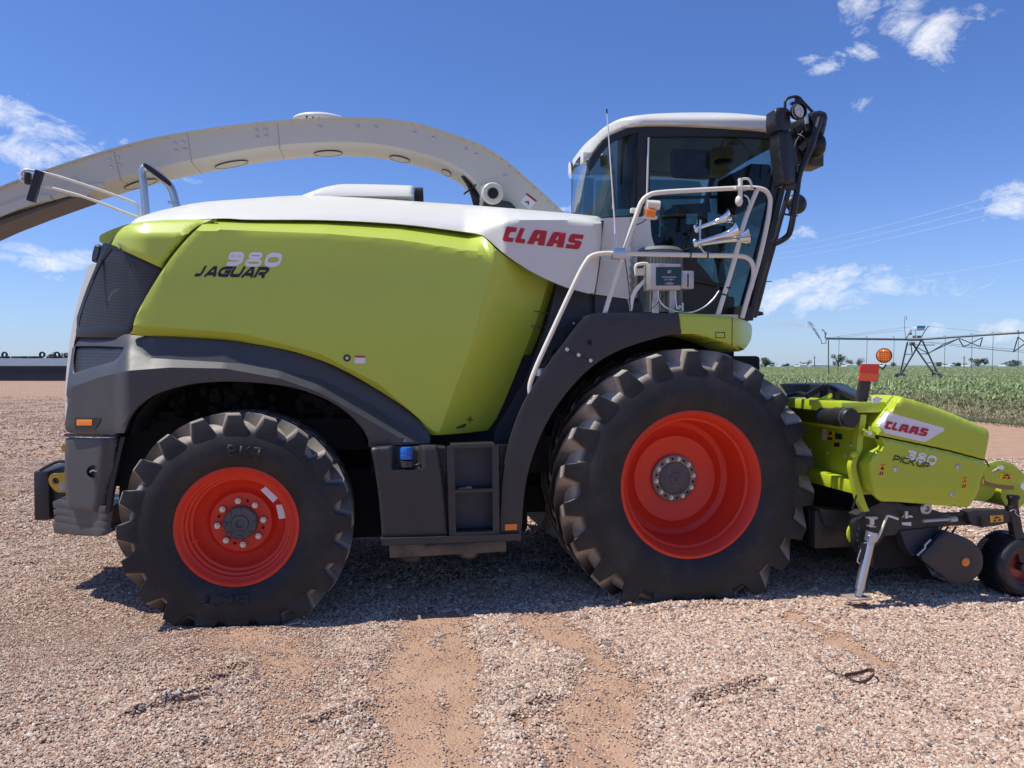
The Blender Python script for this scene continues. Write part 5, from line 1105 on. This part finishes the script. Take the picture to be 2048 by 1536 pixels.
STONE = [(0, (.14,.13,.125)), (.07, (.28,.22,.185)), (.2, (.41,.25,.175)), (.42, (.50,.345,.25)), (.64, (.56,.42,.315)), (.83, (.62,.51,.40)), (1, (.74,.66,.56))]
stc = ramp(t, sr.outputs[0], STONE)
big = mixc(t, noise(t, tc, .45, 9, .72), (.62,.56,.53), (1.22,1.16,1.10)); stc = mixc(t, 1., stc, big, 'MULTIPLY'); mg = mixc(t, mth(t, 'MULTIPLY', mth(t, 'SUBTRACT', noise(t, tc, 7, 8, .75), .38, clamp=True), 3.4, clamp=True), (.55,.47,.45), (1.12,1.1,1.08)); stc = mixc(t, 1., stc, mg, 'MULTIPLY')
sandc = mixc(t, noise(t, tc, 3, 6, .65), (.30,.15,.085), (.52,.36,.25)); sandc = mixc(t, mth(t, 'MULTIPLY', mth(t, 'SUBTRACT', noise(t, tc, 60, 3), .5, clamp=True), 1.2), sandc, (.58,.45,.34))
sf = mth(t, 'MULTIPLY', mth(t, 'SUBTRACT', mth(t, 'ADD', aa.outputs['Fac'], mth(t, 'MULTIPLY', noise(t, tc, 14, 6, .7), .5)), .38, clamp=True), 2.2, clamp=True)
t.links.new(mixc(t, sf, stc, sandc), bs.inputs['Base Color'])
bn = t.nodes.new('ShaderNodeBump'); bn.inputs['Strength'].default_value = .8; bn.inputs['Distance'].default_value = .012
hh_ = mth(t, 'ADD', mth(t, 'MULTIPLY', mth(t, 'SUBTRACT', 1, vo.outputs['Distance']), .8), mth(t, 'MULTIPLY', noise(t, tc, 9, 5), 1.6)); t.links.new(hh_, bn.inputs['Height']); t.links.new(bn.outputs[0], bs.inputs['Normal'])
go = link('ground', me, gm, None, 0); tag(go, kind='structure')

# loose stones: one object, instanced by a geometry-node tree from points with attributes
pts = []
def ok(x, y):
    w = np.ones_like(x, bool); d = x-CAM.x; e = y-CAM.y; dep = d*_f0.x+e*_f0.y; lat = d*RT.x+e*RT.y
    return (dep > 2.9) & (dep < 45) & ((dep < 15) | (lat < -2)) & (np.abs(lat) < dep*.70+.5)
for lo_, hi_, dens, sc in ((2.9, 5.4, 12000, (.0036, .0086)), (5.4, 8, 6000, (.005, .0108)), (8, 15, 1500, (.0075, .0155)), (15, 45, 150, (.012, .030))):
    n = int(dens*(2*(hi_*.7+.5))*(hi_-lo_)); dep = rng.uniform(lo_, hi_, n); lat = rng.uniform(-1, 1, n)*(hi_*.7+.5); x = CAM.x+dep*_f0.x+lat*RT.x; y = CAM.y+dep*_f0.y+lat*RT.y
    k = ok(x, y); x, y = x[k], y[k]; dq_ = (x-CAM.x)*_f0.x+(y-CAM.y)*_f0.y; k = rng.uniform(0, 1, len(x)) < np.clip((46-dq_)/22, 0, 1); x, y = x[k], y[k]; s = sandf(x, y); cl_ = vn(x, y, 4, 12); k = rng.uniform(0, 1, len(x)) > np.minimum(s*1.0, .90)*(.75+.5*vn(x, y, 20, 44)); x, y, s = x[k], y[k], s[k]
    und = (x > -.6) & (x < 4.2) & (y > .9); k = ~(und & (rng.uniform(0, 1, len(x)) < .6)); x, y, s = x[k], y[k], s[k]
    cs = (.55+.55*vn(x, y, .9, 21)+.35*np.clip((x-.2)/1.5, 0, 1))                    # coarse and fine zones
    size = rng.uniform(sc[0], sc[1], len(x))*cs*np.where(rng.uniform(0, 1, len(x)) > .992, 1.9, 1)*(1-.5*np.clip(s, 0, 1))
    pts.append(np.stack([x, y, hgt(x, y)+size*rng.uniform(-.1, .45, len(x)), size], 1))
pts = np.concatenate(pts); print('stones', len(pts))
me = D.meshes.new('gravel_stones'); me.vertices.add(len(pts)); me.vertices.foreach_set('co', pts[:, :3].astype(np.float32).ravel())
a = me.attributes.new('sz', 'FLOAT_VECTOR', 'POINT'); a.data.foreach_set('vector', (pts[:, 3:4]*np.stack([rng.uniform(.85, 1.5, len(pts)), rng.uniform(.8, 1.2, len(pts)), rng.uniform(.55, .9, len(pts))], 1)).astype(np.float32).ravel())
a = me.attributes.new('rt', 'FLOAT_VECTOR', 'POINT'); a.data.foreach_set('vector', np.stack([rng.uniform(-.6, .6, len(pts)), rng.uniform(-.6, .6, len(pts)), rng.uniform(0, 6.28, len(pts))], 1).astype(np.float32).ravel())
a = me.attributes.new('vi', 'INT', 'POINT'); a.data.foreach_set('value', rng.integers(0, 6, len(pts)).astype(np.int32))
so = link('gravel_stones', me, None, None, 0); tag(so, kind='stuff')
sm_ = D.materials.new('crushed_stone'); sm_.use_nodes = True; t = sm_.node_tree; bs = t.nodes['Principled BSDF']; bs.inputs['Roughness'].default_value = .85; bs.inputs['Specular IOR Level'].default_value = .25
oi = t.nodes.new('ShaderNodeObjectInfo'); tcn = t.nodes.new('ShaderNodeTexCoord')
t.links.new(mixc(t, 1., ramp(t, oi.outputs['Random'], STONE), mixc(t, noise(t, tcn.outputs['Object'], 1.3, 5, .7), (.72,.70,.70), (1.2,1.18,1.16)), 'MULTIPLY'), bs.inputs['Base Color'])
me.materials.append(sm_)
ng = D.node_groups.new('scatter_stones', 'GeometryNodeTree'); ng.interface.new_socket('Geometry', in_out='INPUT', socket_type='NodeSocketGeometry'); ng.interface.new_socket('Geometry', in_out='OUTPUT', socket_type='NodeSocketGeometry')
gi = ng.nodes.new('NodeGroupInput'); goo = ng.nodes.new('NodeGroupOutput'); L_ = ng.links.new
gti = ng.nodes.new('GeometryNodeGeometryToInstance')
for k in range(6):
    ic = ng.nodes.new('GeometryNodeMeshIcoSphere'); ic.inputs['Radius'].default_value = 1; ic.inputs['Subdivisions'].default_value = 2
    sp_ = ng.nodes.new('GeometryNodeSetPosition'); L_(ic.outputs['Mesh'], sp_.inputs['Geometry'])
    po = ng.nodes.new('GeometryNodeInputPosition'); ad = ng.nodes.new('ShaderNodeVectorMath'); ad.operation = 'ADD'; ad.inputs[1].default_value = (k*7.3, k*3.1, k*1.7); L_(po.outputs[0], ad.inputs[0])
    nz = ng.nodes.new('ShaderNodeTexNoise'); nz.inputs['Scale'].default_value = 1.1; nz.inputs['Detail'].default_value = 2; L_(ad.outputs[0], nz.inputs['Vector'])
    sb_ = ng.nodes.new('ShaderNodeVectorMath'); sb_.operation = 'SUBTRACT'; sb_.inputs[1].default_value = (.5, .5, .5); L_(nz.outputs['Color'], sb_.inputs[0])
    ss = ng.nodes.new('ShaderNodeVectorMath'); ss.operation = 'SCALE'; ss.inputs['Scale'].default_value = 1.7; L_(sb_.outputs[0], ss.inputs[0]); L_(ss.outputs[0], sp_.inputs['Offset'])
    sm2 = ng.nodes.new('GeometryNodeSetMaterial'); sm2.inputs['Material'].default_value = sm_; L_(sp_.outputs[0], sm2.inputs['Geometry']); L_(sm2.outputs[0], gti.inputs[0])
iop = ng.nodes.new('GeometryNodeInstanceOnPoints'); iop.inputs['Pick Instance'].default_value = True
def na(nm, ty):
    n = ng.nodes.new('GeometryNodeInputNamedAttribute'); n.data_type = ty; n.inputs['Name'].default_value = nm; return [o for o in n.outputs if o.enabled][0]
L_(gi.outputs[0], iop.inputs['Points']); L_(gti.outputs[0], iop.inputs['Instance']); L_(na('vi', 'INT'), iop.inputs['Instance Index']); L_(na('rt', 'FLOAT_VECTOR'), iop.inputs['Rotation']); L_(na('sz', 'FLOAT_VECTOR'), iop.inputs['Scale']); L_(iop.outputs[0], goo.inputs[0])
md = so.modifiers.new('scatter', 'NODES'); md.node_group = ng

# leather strap lying on the gravel
st = [PZ(1650,1331,.03),PZ(1653,1340,.015),PZ(1668,1349,.015),PZ(1690,1354,.02),PZ(1706,1363,.018),PZ(1720,1366,.015),PZ(1735,1361,.03),PZ(1748,1349,.05),PZ(1747,1342,.05),PZ(1736,1341,.04),PZ(1715,1347,.03),PZ(1690,1351,.034)]
cp = [Vector(q) for q in catmull([tuple(p) for p in st], 5)]; b = B(); rw_ = []
for p in cp: rw_.append([b.bm.verts.new(p+Vector((0, dy, dz))) for dy, dz in ((-.002,-.008),(-.002,.012),(.003,.012),(.003,-.008))])
for r, q in zip(rw_, rw_[1:]):
    for i in range(4): b.bm.faces.new((r[i], r[(i+1) % 4], q[(i+1) % 4], q[i]))
b.out('leather_strap', SOLE); tag(D.objects['leather_strap'], 'brown looped leather strap lying on the gravel in front of the header', 'strap')
bk = B(); p = PZ(1680,1351,.03); bk.box(p+Vector((-.012,-.006,-.01)), p+Vector((.012,.004,.012)), .003); bk.out('buckle', STEEL, D.objects['leather_strap'])

# ================================================================== FIELD BEYOND
XE = 19.3
def leafmat(name, a, b, rough=.5):
    m = D.materials.new(name); m.use_nodes = True; t = m.node_tree; bs = t.nodes['Principled BSDF']; bs.inputs['Roughness'].default_value = rough
    g = t.nodes.new('ShaderNodeNewGeometry'); t.links.new(ramp(t, g.outputs['Random Per Island'], [(0, a), (1, b)]), bs.inputs['Base Color']); bs.inputs['Transmission Weight'].default_value = 0
    tl_ = t.nodes.new('ShaderNodeBsdfTranslucent'); tl_.inputs[0].default_value = (*b, 1); mx = t.nodes.new('ShaderNodeMixShader'); mx.inputs[0].default_value = .25; t.links.new(bs.outputs[0], mx.inputs[1]); t.links.new(tl_.outputs[0], mx.inputs[2]); t.links.new(mx.outputs[0], t.nodes['Material Output'].inputs[0])
    return m
def leaves(name, X, Y_, Hh, nl, seg, wid, mat, kind='stuff', up=.5):
    V = []; Fq = []; base = 0; n = len(X)
    for l in range(nl):
        a = rng.uniform(0, 6.283, n); h0 = Hh*rng.uniform(.12, .85, n); Lh = Hh*rng.uniform(.45, .75, n)*1.0; w = wid*rng.uniform(.7, 1.2, n); rise = rng.uniform(.25, .8, n)*up*2
        P0 = np.stack([X, Y_, np.zeros(n)], 1)
        rows = []
        for k in range(seg+1):
            t_ = k/seg; r = Lh*t_*.62; z = h0+Lh*(rise*t_-1.0*t_*t_*.9); ww = w*(math.sin(math.pi*min(.98, .12+.88*t_))**.7)
            cx = X+np.cos(a)*r; cy = Y_+np.sin(a)*r; dx = -np.sin(a)*ww; dy = np.cos(a)*ww
            rows.append((np.stack([cx-dx, cy-dy, z], 1), np.stack([cx+dx, cy+dy, z+ww*.3], 1)))
        A = np.stack([q for r_ in rows for q in r_], 1); V.append(A.reshape(-1, 3)); m = 2*(seg+1)
        for k in range(seg): i0 = base+np.arange(n)*m+2*k; Fq.append(np.stack([i0, i0+1, i0+3, i0+2], 1))
        base += n*m
    V = np.concatenate(V); Fq = np.concatenate(Fq); me = D.meshes.new(name); me.vertices.add(len(V)); me.vertices.foreach_set('co', V.astype(np.float32).ravel()); setfaces(me, Fq)
    o = link(name, me, mat, None, 0); tag(o, kind=kind); return o
def inwedge(x, y, mar=3, lo=1380):
    d = (x-CAM.x)*_f0.x+(y-CAM.y)*_f0.y; l = (x-CAM.x)*RT.x+(y-CAM.y)*RT.y; px = 1024+F*l/np.maximum(d, .1); return (d > 5) & (px > lo-80*mar/3) & (px < 2130+60*mar/3)
def rows_(x0, x1, dx, y0, y1, dy, jit=.06):
    x, y = np.meshgrid(np.arange(x0, x1, dx), np.arange(y0, y1, dy)); x = x.ravel()+rng.normal(0, jit, x.size); y = y.ravel()+rng.uniform(-dy/2, dy/2, y.size); k = inwedge(x, y); return x[k], y[k]
CORN = leafmat('corn_leaf', (.13,.18,.06), (.36,.44,.20), .42); WEED = leafmat('dry_weed', (.26,.20,.12), (.38,.36,.20), .8); GRS = leafmat('grass_blade', (.05,.09,.03), (.13,.17,.06), .7)
x, y = rows_(27, 50, .76, 8, 75, .20); x2, y2 = rows_(50, 95, .80, 20, 150, .34); x3, y3 = rows_(95, 190, 1.3, 40, 260, .8)
X = np.concatenate([x, x2]); Y_ = np.concatenate([y, y2]); edge = np.clip((X-27)/5, 0, 1)
leaves('corn_field', X, Y_, (.62+.45*edge)*rng.uniform(.85, 1.12, len(X)), 8, 4, .050, CORN)
far = leaves('corn_field', x3, y3, 1.12*rng.uniform(.85, 1.15, len(x3)), 7, 2, .13, CORN)
# closed canopy farther out joins the far plants
b = B(); b.raw([(130,30,.95),(900,100,.95),(900,1400,.95),(60,1400,.95),(130,200,.95)], [(0,1,2,3,4)]); cn = b.out('corn_field', M('corn_canopy', (.12,.17,.09), .8, var=.35, vscale=.4, bump=1, bscale=2), None); tag(cn, kind='stuff')
x, y = rows_(20.6, 28, .28, 7, 70, .20, .15); k = rng.uniform(0, 1, len(x)) < .8*vn(x, y, .8, 31)+.25; x, y = x[k], y[k]; leaves('dry_weeds', x, y, rng.uniform(.18, .5, len(x)), 5, 2, .022, WEED)
x, y = rows_(22, 28, .5, 7, 70, .4, .2); leaves('volunteer_corn', x, y, rng.uniform(.35, .8, len(x)), 6, 3, .04, leafmat('pale_corn_leaf', (.12,.14,.06), (.26,.27,.13), .6))
x, y = rows_(19.3, 21.2, .09, 6, 60, .11, .08); k = rng.uniform(0, 1, len(x)) < 1.5*vn(x, y, .9, 33); x, y = x[k], y[k]; leaves('grass_strip', x, y, rng.uniform(.05, .16, len(x)), 4, 2, .012, GRS)
b = B(); b.raw([(20.2,0,.012),(900,0,.012),(900,1500,.012),(20.2,1500,.012)], [(0,1,2,3)]); fs = b.out('field_soil', M('field_soil', (.17,.13,.08), .95, var=.35, vscale=.7, bump=.8, bscale=6), None); tag(fs, kind='structure')

# ---- centre-pivot irrigation machine
I = empty('irrigation_machine', PD(1835, 760, 61), 'long centre pivot irrigation machine on a braced wheeled tower above the corn', 'irrigation machine')
GALV = M('weathered_galvanised', (.20,.21,.22), .5, .5, var=.15); DKG = M('pivot_dark_steel', (.07,.075,.085), .5, .4)
dq = lambda px, py, d=61.: PD(px, py, d)
b = B(); b.tube([dq(1652,677),dq(1700,677.5),dq(1815,679)], .085, 12); b.tube([dq(1846,678.5,60.5),dq(1950,671,57),dq(2060,664,54),dq(2300,652,48)], .085, 12); b.tube([dq(1815,679),dq(1846,678.5,60.5)], .12, 12); b.out('water_pipe', GALV, I)
T0 = [dq(1812,684,62), dq(1843,682,60)]
b = B()
legs = [((1843,680),(1801,751)),((1815,684),(1801,745)),((1824,686),(1869,750)),((1845,682),(1876,749))]
for (a, c), dd in zip(legs, (60.5, 62.5, 60.5, 62.5)): b.beam(dq(*a, dd), dq(*c, dd), .09, .09)
for a, c in [((1806,728),(1816,728)),((1803,741),(1812,741)),((1810,709),(1827,708)),((1840,708),(1858,707)),((1851,726),(1863,725)),((1862,741),(1870,741)),((1816,690),(1870,690)),((1822,690),(1824,706)),((1825,690),(1855,706))]: b.beam(dq(*a), dq(*c), .055, .055)
b.out('tower_frame', DKG, I)
b = B(); b.box(dq(1820,690,61.3), dq(1829,684,60.7)); b.out('gear_box', GALV, I)
b = B()
for x_ in (1801,1873): b.lathe([(.3,-.14),(.48,-.15),(.5,0),(.48,.15),(.3,.14)], dq(x_,757), (.9,.4,0), 20)
b.out('tower_wheel', M('old_tyre', (.05,.045,.04), .9, dust=.8), I)
b = B()
for a, c in [((1855,707,60.5),(1918,677,58)),((1853,709,60.5),(1885,690,59)),((1885,689,59),(1918,677,58)),((1918,678,58),(1927,694,58)),((1919,677,58),(1960,693,57)),((1927,694,58),(1965,675,57)),((1960,693,57),(1965,675,57)),((2027,704,55),(2036,674,55)),((2036,674,55),(2070,700,54)),((2027,704,55),(2060,680,54))]: b.beam(PD(*a), PD(*c), .055, .055)
for a, c in [((1846,684,60.5),(1927,694,58)),((1927,694,58),(2027,704,55)),((1858,684,60),(1960,693,57)),((1960,693,57),(2060,702,54)),((1927,693,58),(2060,706,54))]: b.beam(PD(*a), PD(*c), .022, .022)
b.out('truss_rods', DKG, I)
b = B()
for a, c in [((1666,674,61),(1818,654,61)),((1858,653,60.5),(1960,663,57)),((1960,663,57),(2070,668,54)),((1678,675,61),(1810,660,61))]: b.beam(PD(*a), PD(*c), .016, .016)
b.out('guy_cables', GALV, I)
b = B(); b.tube([dq(1811,677),dq(1809,650),dq(1809,636),dq(1811,632.5),dq(1813.5,634),dq(1813,640)], .02, 8); b.beam(dq(1842,675), dq(1856,652.5), .05, .05); b.beam(dq(1855,653),dq(1859,653.5),.05,.05); b.beam(dq(1832,675),dq(1831,662),.03,.03); b.out('mast', GALV, I)
b = B(); b.tube([dq(1812,677),dq(1820,664),dq(1823,660)], .05, 8); b.box(dq(1825,678,61.2), dq(1833,671,60.8)); b.box(dq(1834,676,61.2), dq(1842,671,60.8)); b.ball(dq(1821,667), .12); b.out('valve_assembly', GALV, I)
b = B(); b.box(dq(1824,661,61.3), dq(1850,652.5,60.9), .03); tk = b.out('control_cabinet', M('cabinet_white', (.7,.72,.74), .5), I); b = B(); b.box(dq(1823.5,656,61.35), dq(1851,651.5,60.85), .02); b.out('blue_tarp', M('sky_blue_tarp', (.05,.33,.55), .6), tk)
for i, (px, y0, d_) in enumerate([(1677,677,61),(1733,677.5,61),(1787,678,61),(1889,676,59),(1943,671.5,57.3),(1985,669,56),(2036,665,54.5),(2090,662,53)]):
    b = B(); b.tube([PD(px-1.5,y0,d_),PD(px-1,y0-4.5,d_),PD(px+1,y0-4.5,d_),PD(px+1.5,y0,d_),PD(px-.5,742,d_)], .016, 6); b.out('drop_hose', DKG, I)
b = B(); b.tube([dq(1657,680),dq(1657,715),dq(1657.5,749)], .04, 8); b.tube([dq(1652,679),dq(1652,686.5),dq(1643,687),dq(1642,678)], .03, 8); b.out('end_pipe', DKG, I)
b = B(); b.tube([dq(1650,676),dq(1651,670),dq(1651,665)], .05, 8); b.tube([dq(1652,668),dq(1649,663),dq(1644,659)], .04, 8); b.ball(dq(1651,667), .09); b.out('end_gun', GALV, I)
# water thrown by the end gun and drizzling under the pipe
V = []; Fq = []
def drop(p, r):
    i = len(V); V.extend([p+Vector((r,0,0)), p+Vector((-r,0,0)), p+Vector((0,r,0)), p+Vector((0,-r,0)), p+Vector((0,0,r)), p+Vector((0,0,-r))]); Fq.extend([(i,i+2,i+4),(i+2,i+1,i+4),(i+1,i+3,i+4),(i+3,i,i+4),(i+2,i,i+5),(i+1,i+2,i+5),(i+3,i+1,i+5),(i,i+3,i+5)])
for k in range(2600):
    t_ = random.random()**.8; px = 1643-110*t_; py = 658+2-16*t_*(1-t_)*2.2-8*t_+random.gauss(0, 1+4*t_); drop(dq(px, py, 61+random.gauss(0, .6)), random.uniform(.010, .024)*(1-.5*t_))
for k in range(1100):
    t_ = random.random(); drop(dq(1640-22*t_+random.gauss(0, .8+1.5*t_), 677-34*t_+random.gauss(0, 1), 61), random.uniform(.010, .026))
for k in range(2500): px = random.uniform(1680, 2060); drop(PD(px, random.uniform(722, 752), random.uniform(55, 62)), random.uniform(.006, .014))
me = D.meshes.new('water_spray'); me.from_pydata([tuple(v) for v in V], [], Fq); ws = link('water_spray', me, M('water_drops', (.8,.84,.88), .1, spec=.8), None, 0); tag(ws, kind='stuff')

# ================================================================== FAR BACKGROUND
BARK = M('tree_bark', (.10,.075,.055), .9, var=.2)
def tree(px, d, wpx, hpx, label, dark=0, base=731.5):
    p = PD(px, base, d); p.z = 0; s = d/F; Wd = wpx*s*1.25; Hh = hpx*1.3*s+(CAM.z if True else 0); t0 = empty('field_tree', p, label, 'tree', 'trees along the far edge of the fields')
    b = B(); b.tube([p, p+Vector((0,0,Hh*.5))], [Wd*.05, Wd*.025], 7)
    for k in range(4): a = k*1.6; b.tube([p+Vector((0,0,Hh*.3)), p+Vector((math.cos(a)*Wd*.28, math.sin(a)*Wd*.28, Hh*.7))], [Wd*.025, Wd*.01], 5)
    b.out('trunk', BARK, t0)
    n = 900; cl = [(random.uniform(-.36, .36), random.uniform(-.36, .36), random.uniform(.28, .82), random.uniform(.12, .26)) for _ in range(11)]; V = []; Fq = []
    for k in range(n):
        c = random.choice(cl); v = Vector((random.gauss(0, 1), random.gauss(0, 1), random.gauss(0, 1))).normalized()*c[3]*random.uniform(.5, 1.08)
        q = p+Vector(((c[0]+v.x)*Wd, (c[1]+v.y)*Wd, (c[2]+v.z*.9)*Hh)); r = Wd*random.uniform(.018, .05); u = Vector((random.gauss(0,1), random.gauss(0,1), random.gauss(0,1))).normalized(); w = u.orthogonal().normalized(); i = len(V)
        V += [q+u*r, q+w*r, q-u*r, q-w*r]; Fq.append((i, i+1, i+2, i+3))
    me = D.meshes.new('crown'); me.from_pydata([tuple(v) for v in V], [], Fq); link('crown', me, TREEM, t0, 0)
TREEM = leafmat('tree_leaf', (.035,.055,.03), (.10,.13,.065), .8)
tree(1531, 330, 26, 12, 'low dark bushy tree just right of the front tyre top'); tree(1676, 420, 24, 19, 'tallest rounded tree under the outer end of the irrigation pipe')
tree(1618, 480, 9, 9, 'small tree beside the lone pole left of the pipe end'); tree(1606, 500, 9, 7, 'very small low tree near the white sheds, left of the pole')
tree(1700, 520, 13, 9, 'smaller tree just right of the tallest rounded tree'); tree(1718, 520, 14, 11, 'tree between the tallest tree and the red marker board')
tree(1957, 420, 26, 12, 'dome shaped dark tree in front of a long pale shed'); tree(2021, 450, 18, 9, 'wide pale tree near the right edge of the view'); tree(2036, 450, 14, 8, 'rightmost small tree on the horizon')
tree(1880, 520, 18, 5, 'low flat bush line right of the wheeled tower'); tree(1913, 560, 18, 4, 'lowest hedge like tree near the far pole'); tree(1786, 520, 12, 5, 'low tree directly left of the wheeled tower'); tree(1572, 560, 14, 3, 'faint low tree on the horizon left of the white sheds')
tree(115, 140, 36, 24, 'olive green tree standing behind the tyre topped silage bunker', base=731)
SHED = M('far_shed_white', (.72,.72,.70), .6); SHR = M('far_shed_roof', (.45,.47,.48), .6)
for i, (px, w, h, lab) in enumerate([(1545,5,1.6,'tiny white hut at the far left of the field horizon'),(1563,4,1.4,'second tiny white hut from the left on the horizon'),(1608,17,2.2,'white farm shed just left of the lone pole'),(1627,13,2.4,'white farm shed at the foot of the lone pole'),(1645,22,2.6,'long white farm shed right of the lone pole'),(1700,12,2.4,'white shed behind the small trees right of the tallest tree'),(1776,12,2.2,'white shed just right of the amber turn lamp'),(1905,9,2.4,'small pale shed near the far pole'),(1955,30,3.2,'long pale shed below the dome shaped tree'),(2024,16,3.6,'pale farm house at the right edge of the horizon')]):
    d = 450; a = PD(px-w/2, 731, d); c = PD(px+w/2, 731, d); hh = h*d/F+CAM.z; e = empty('farm_shed', (a.x, a.y, 0), lab, 'shed', 'white farm sheds on the horizon')
    dv = (c-a); dv.z = 0; nrm = Vector((-dv.y, dv.x, 0)).normalized()*9; a.z = 0; c.z = 0; z = Vector((0,0,hh*.75)); b = B()
    b.raw([a, c, c+nrm, a+nrm, a+z, c+z, c+nrm+z, a+nrm+z], [(0,1,5,4),(1,2,6,5),(2,3,7,6),(3,0,4,7),(4,5,6,7),(0,3,2,1)]); b.out('wall', SHED, e)
    r0 = a+nrm*.5+Vector((0,0,hh)); r1 = c+nrm*.5+Vector((0,0,hh)); b = B(); z2 = z*1.01; b.raw([a+z2, c+z2, r1, r0, a+nrm+z2, c+nrm+z2], [(0,1,2,3),(3,2,5,4)]); b.out('roof', SHR, e)
for px, top, d, lab in [(1629,712,260,'lone utility pole standing between the white sheds'),(1928,712,250,'far utility pole on the right with a short cross arm')]:
    p = PD(px, 733, d); q = PD(px, top, d); p.z = 0; e = empty('utility_pole', p, lab, 'utility pole', 'utility poles beyond the field'); B().tube([p, Vector((p.x, p.y, q.z))], [.16, .11], 8).out('pole', BARK, e); z = q.z-.6; B().beam((p.x-.6*RT.x, p.y-.6*RT.y, z), (p.x+.6*RT.x, p.y+.6*RT.y, z), .09, .09).out('cross_arm', BARK, e)
WIREM = M('cable_grey', (.9,.92,.95), .4, 0)
for i, (a, c, lab) in enumerate([((1530,500),(2060,371),'topmost overhead cable across the sky right of the cab'),((1530,510),(2060,391),'middle overhead cable across the sky right of the cab'),((1530,519),(2060,409),'third overhead cable from the top, right of the cab'),((1700,562),(2100,509),'lowest overhead cable, well below the other three')]):
    A_ = PD(*a, 190); C_ = PD(*c, 62); m = [A_.lerp(C_, t_)+Vector((0,0,-3.0*t_*(1-t_))) for t_ in np.linspace(-.5, 1.25, 22)]; b = B(); b.tube(m, .014, 5); o = b.out('overhead_cable', WIREM, None); tag(o, lab, 'cable', 'overhead power cables')
# silage bunker on the left
SB0 = PZ(-900, 762); d_ = 88; A_ = PD(-700, 763, d_); C_ = PD(420, 763, d_); A_.z = C_.z = 0; dv = (C_-A_).normalized(); nr = Vector((-dv.y, dv.x, 0))
SI = empty('silage_bunker', A_, 'long low silage bunker with dark wall and grey sheeted top behind the gravel yard', 'silage bunker')
zt1 = PD(60, 731.5, d_).z; zt2 = PD(60, 716, d_+6).z
b = B(); b.raw([A_, C_, C_+nr*.4, A_+nr*.4]+[p+Vector((0,0,zt1)) for p in (A_, C_, C_+nr*.4, A_+nr*.4)], [(0,1,5,4),(1,2,6,5),(2,3,7,6),(3,0,4,7),(4,5,6,7)]); b.out('wall', M('bunker_wall', (.018,.022,.035), .6, var=.3, vscale=.5), SI)
b = B(); nn_ = 60; top = []
for k in range(nn_+1):
    p = A_.lerp(C_, k/nn_); r = [p-nr*.05+Vector((0,0,zt1-.05)), p+nr*.6+Vector((0,0,zt1+.12)), p+nr*4+Vector((0,0,(zt1+zt2)/2+.25+random.uniform(-.03,.03))), p+nr*7+Vector((0,0,zt2)), p+nr*20+Vector((0,0,zt2+.1))]; top.append([b.bm.verts.new(q) for q in r])
for r, q in zip(top, top[1:]):
    for i in range(4): b.bm.faces.new((r[i], q[i], q[i+1], r[i+1]))
b.out('sheeting', M('silage_sheet', (.13,.145,.16), .45, var=.2, vscale=.4), SI)
OT = M('old_rubber', (.03,.03,.032), .8)
def tyre_on(px, lab, dd=7, r=.42, flat=True):
    p = PD(px, 716, d_+dd); zz = zt2+.1 if flat else zt2+.42; b = B(); ax = (0,0,1) if flat else (.3,1,0); b.lathe([(r*.55,-.1),(r*.9,-.13),(r,-.05),(r,.05),(r*.9,.13),(r*.55,.1)], (p.x, p.y, zz), ax, 18, closed=True); o = b.out('weight_tyre', OT, None); tag(o, lab, 'tyre', 'old tyres weighing down the silage sheet')
TL = [(4,1,'leftmost'),(49,0,'upright, first of the standing'),(66,1,'second from the left')]
for i, px in enumerate(range(4, 134, 5)):
    if i % 7 in (3, 4): continue
    tyre_on(px+random.uniform(-1, 1), 'one of the old black tyres lying along the top edge of the silage bunker', 7+random.uniform(0, 1), .40, random.random() > .05)
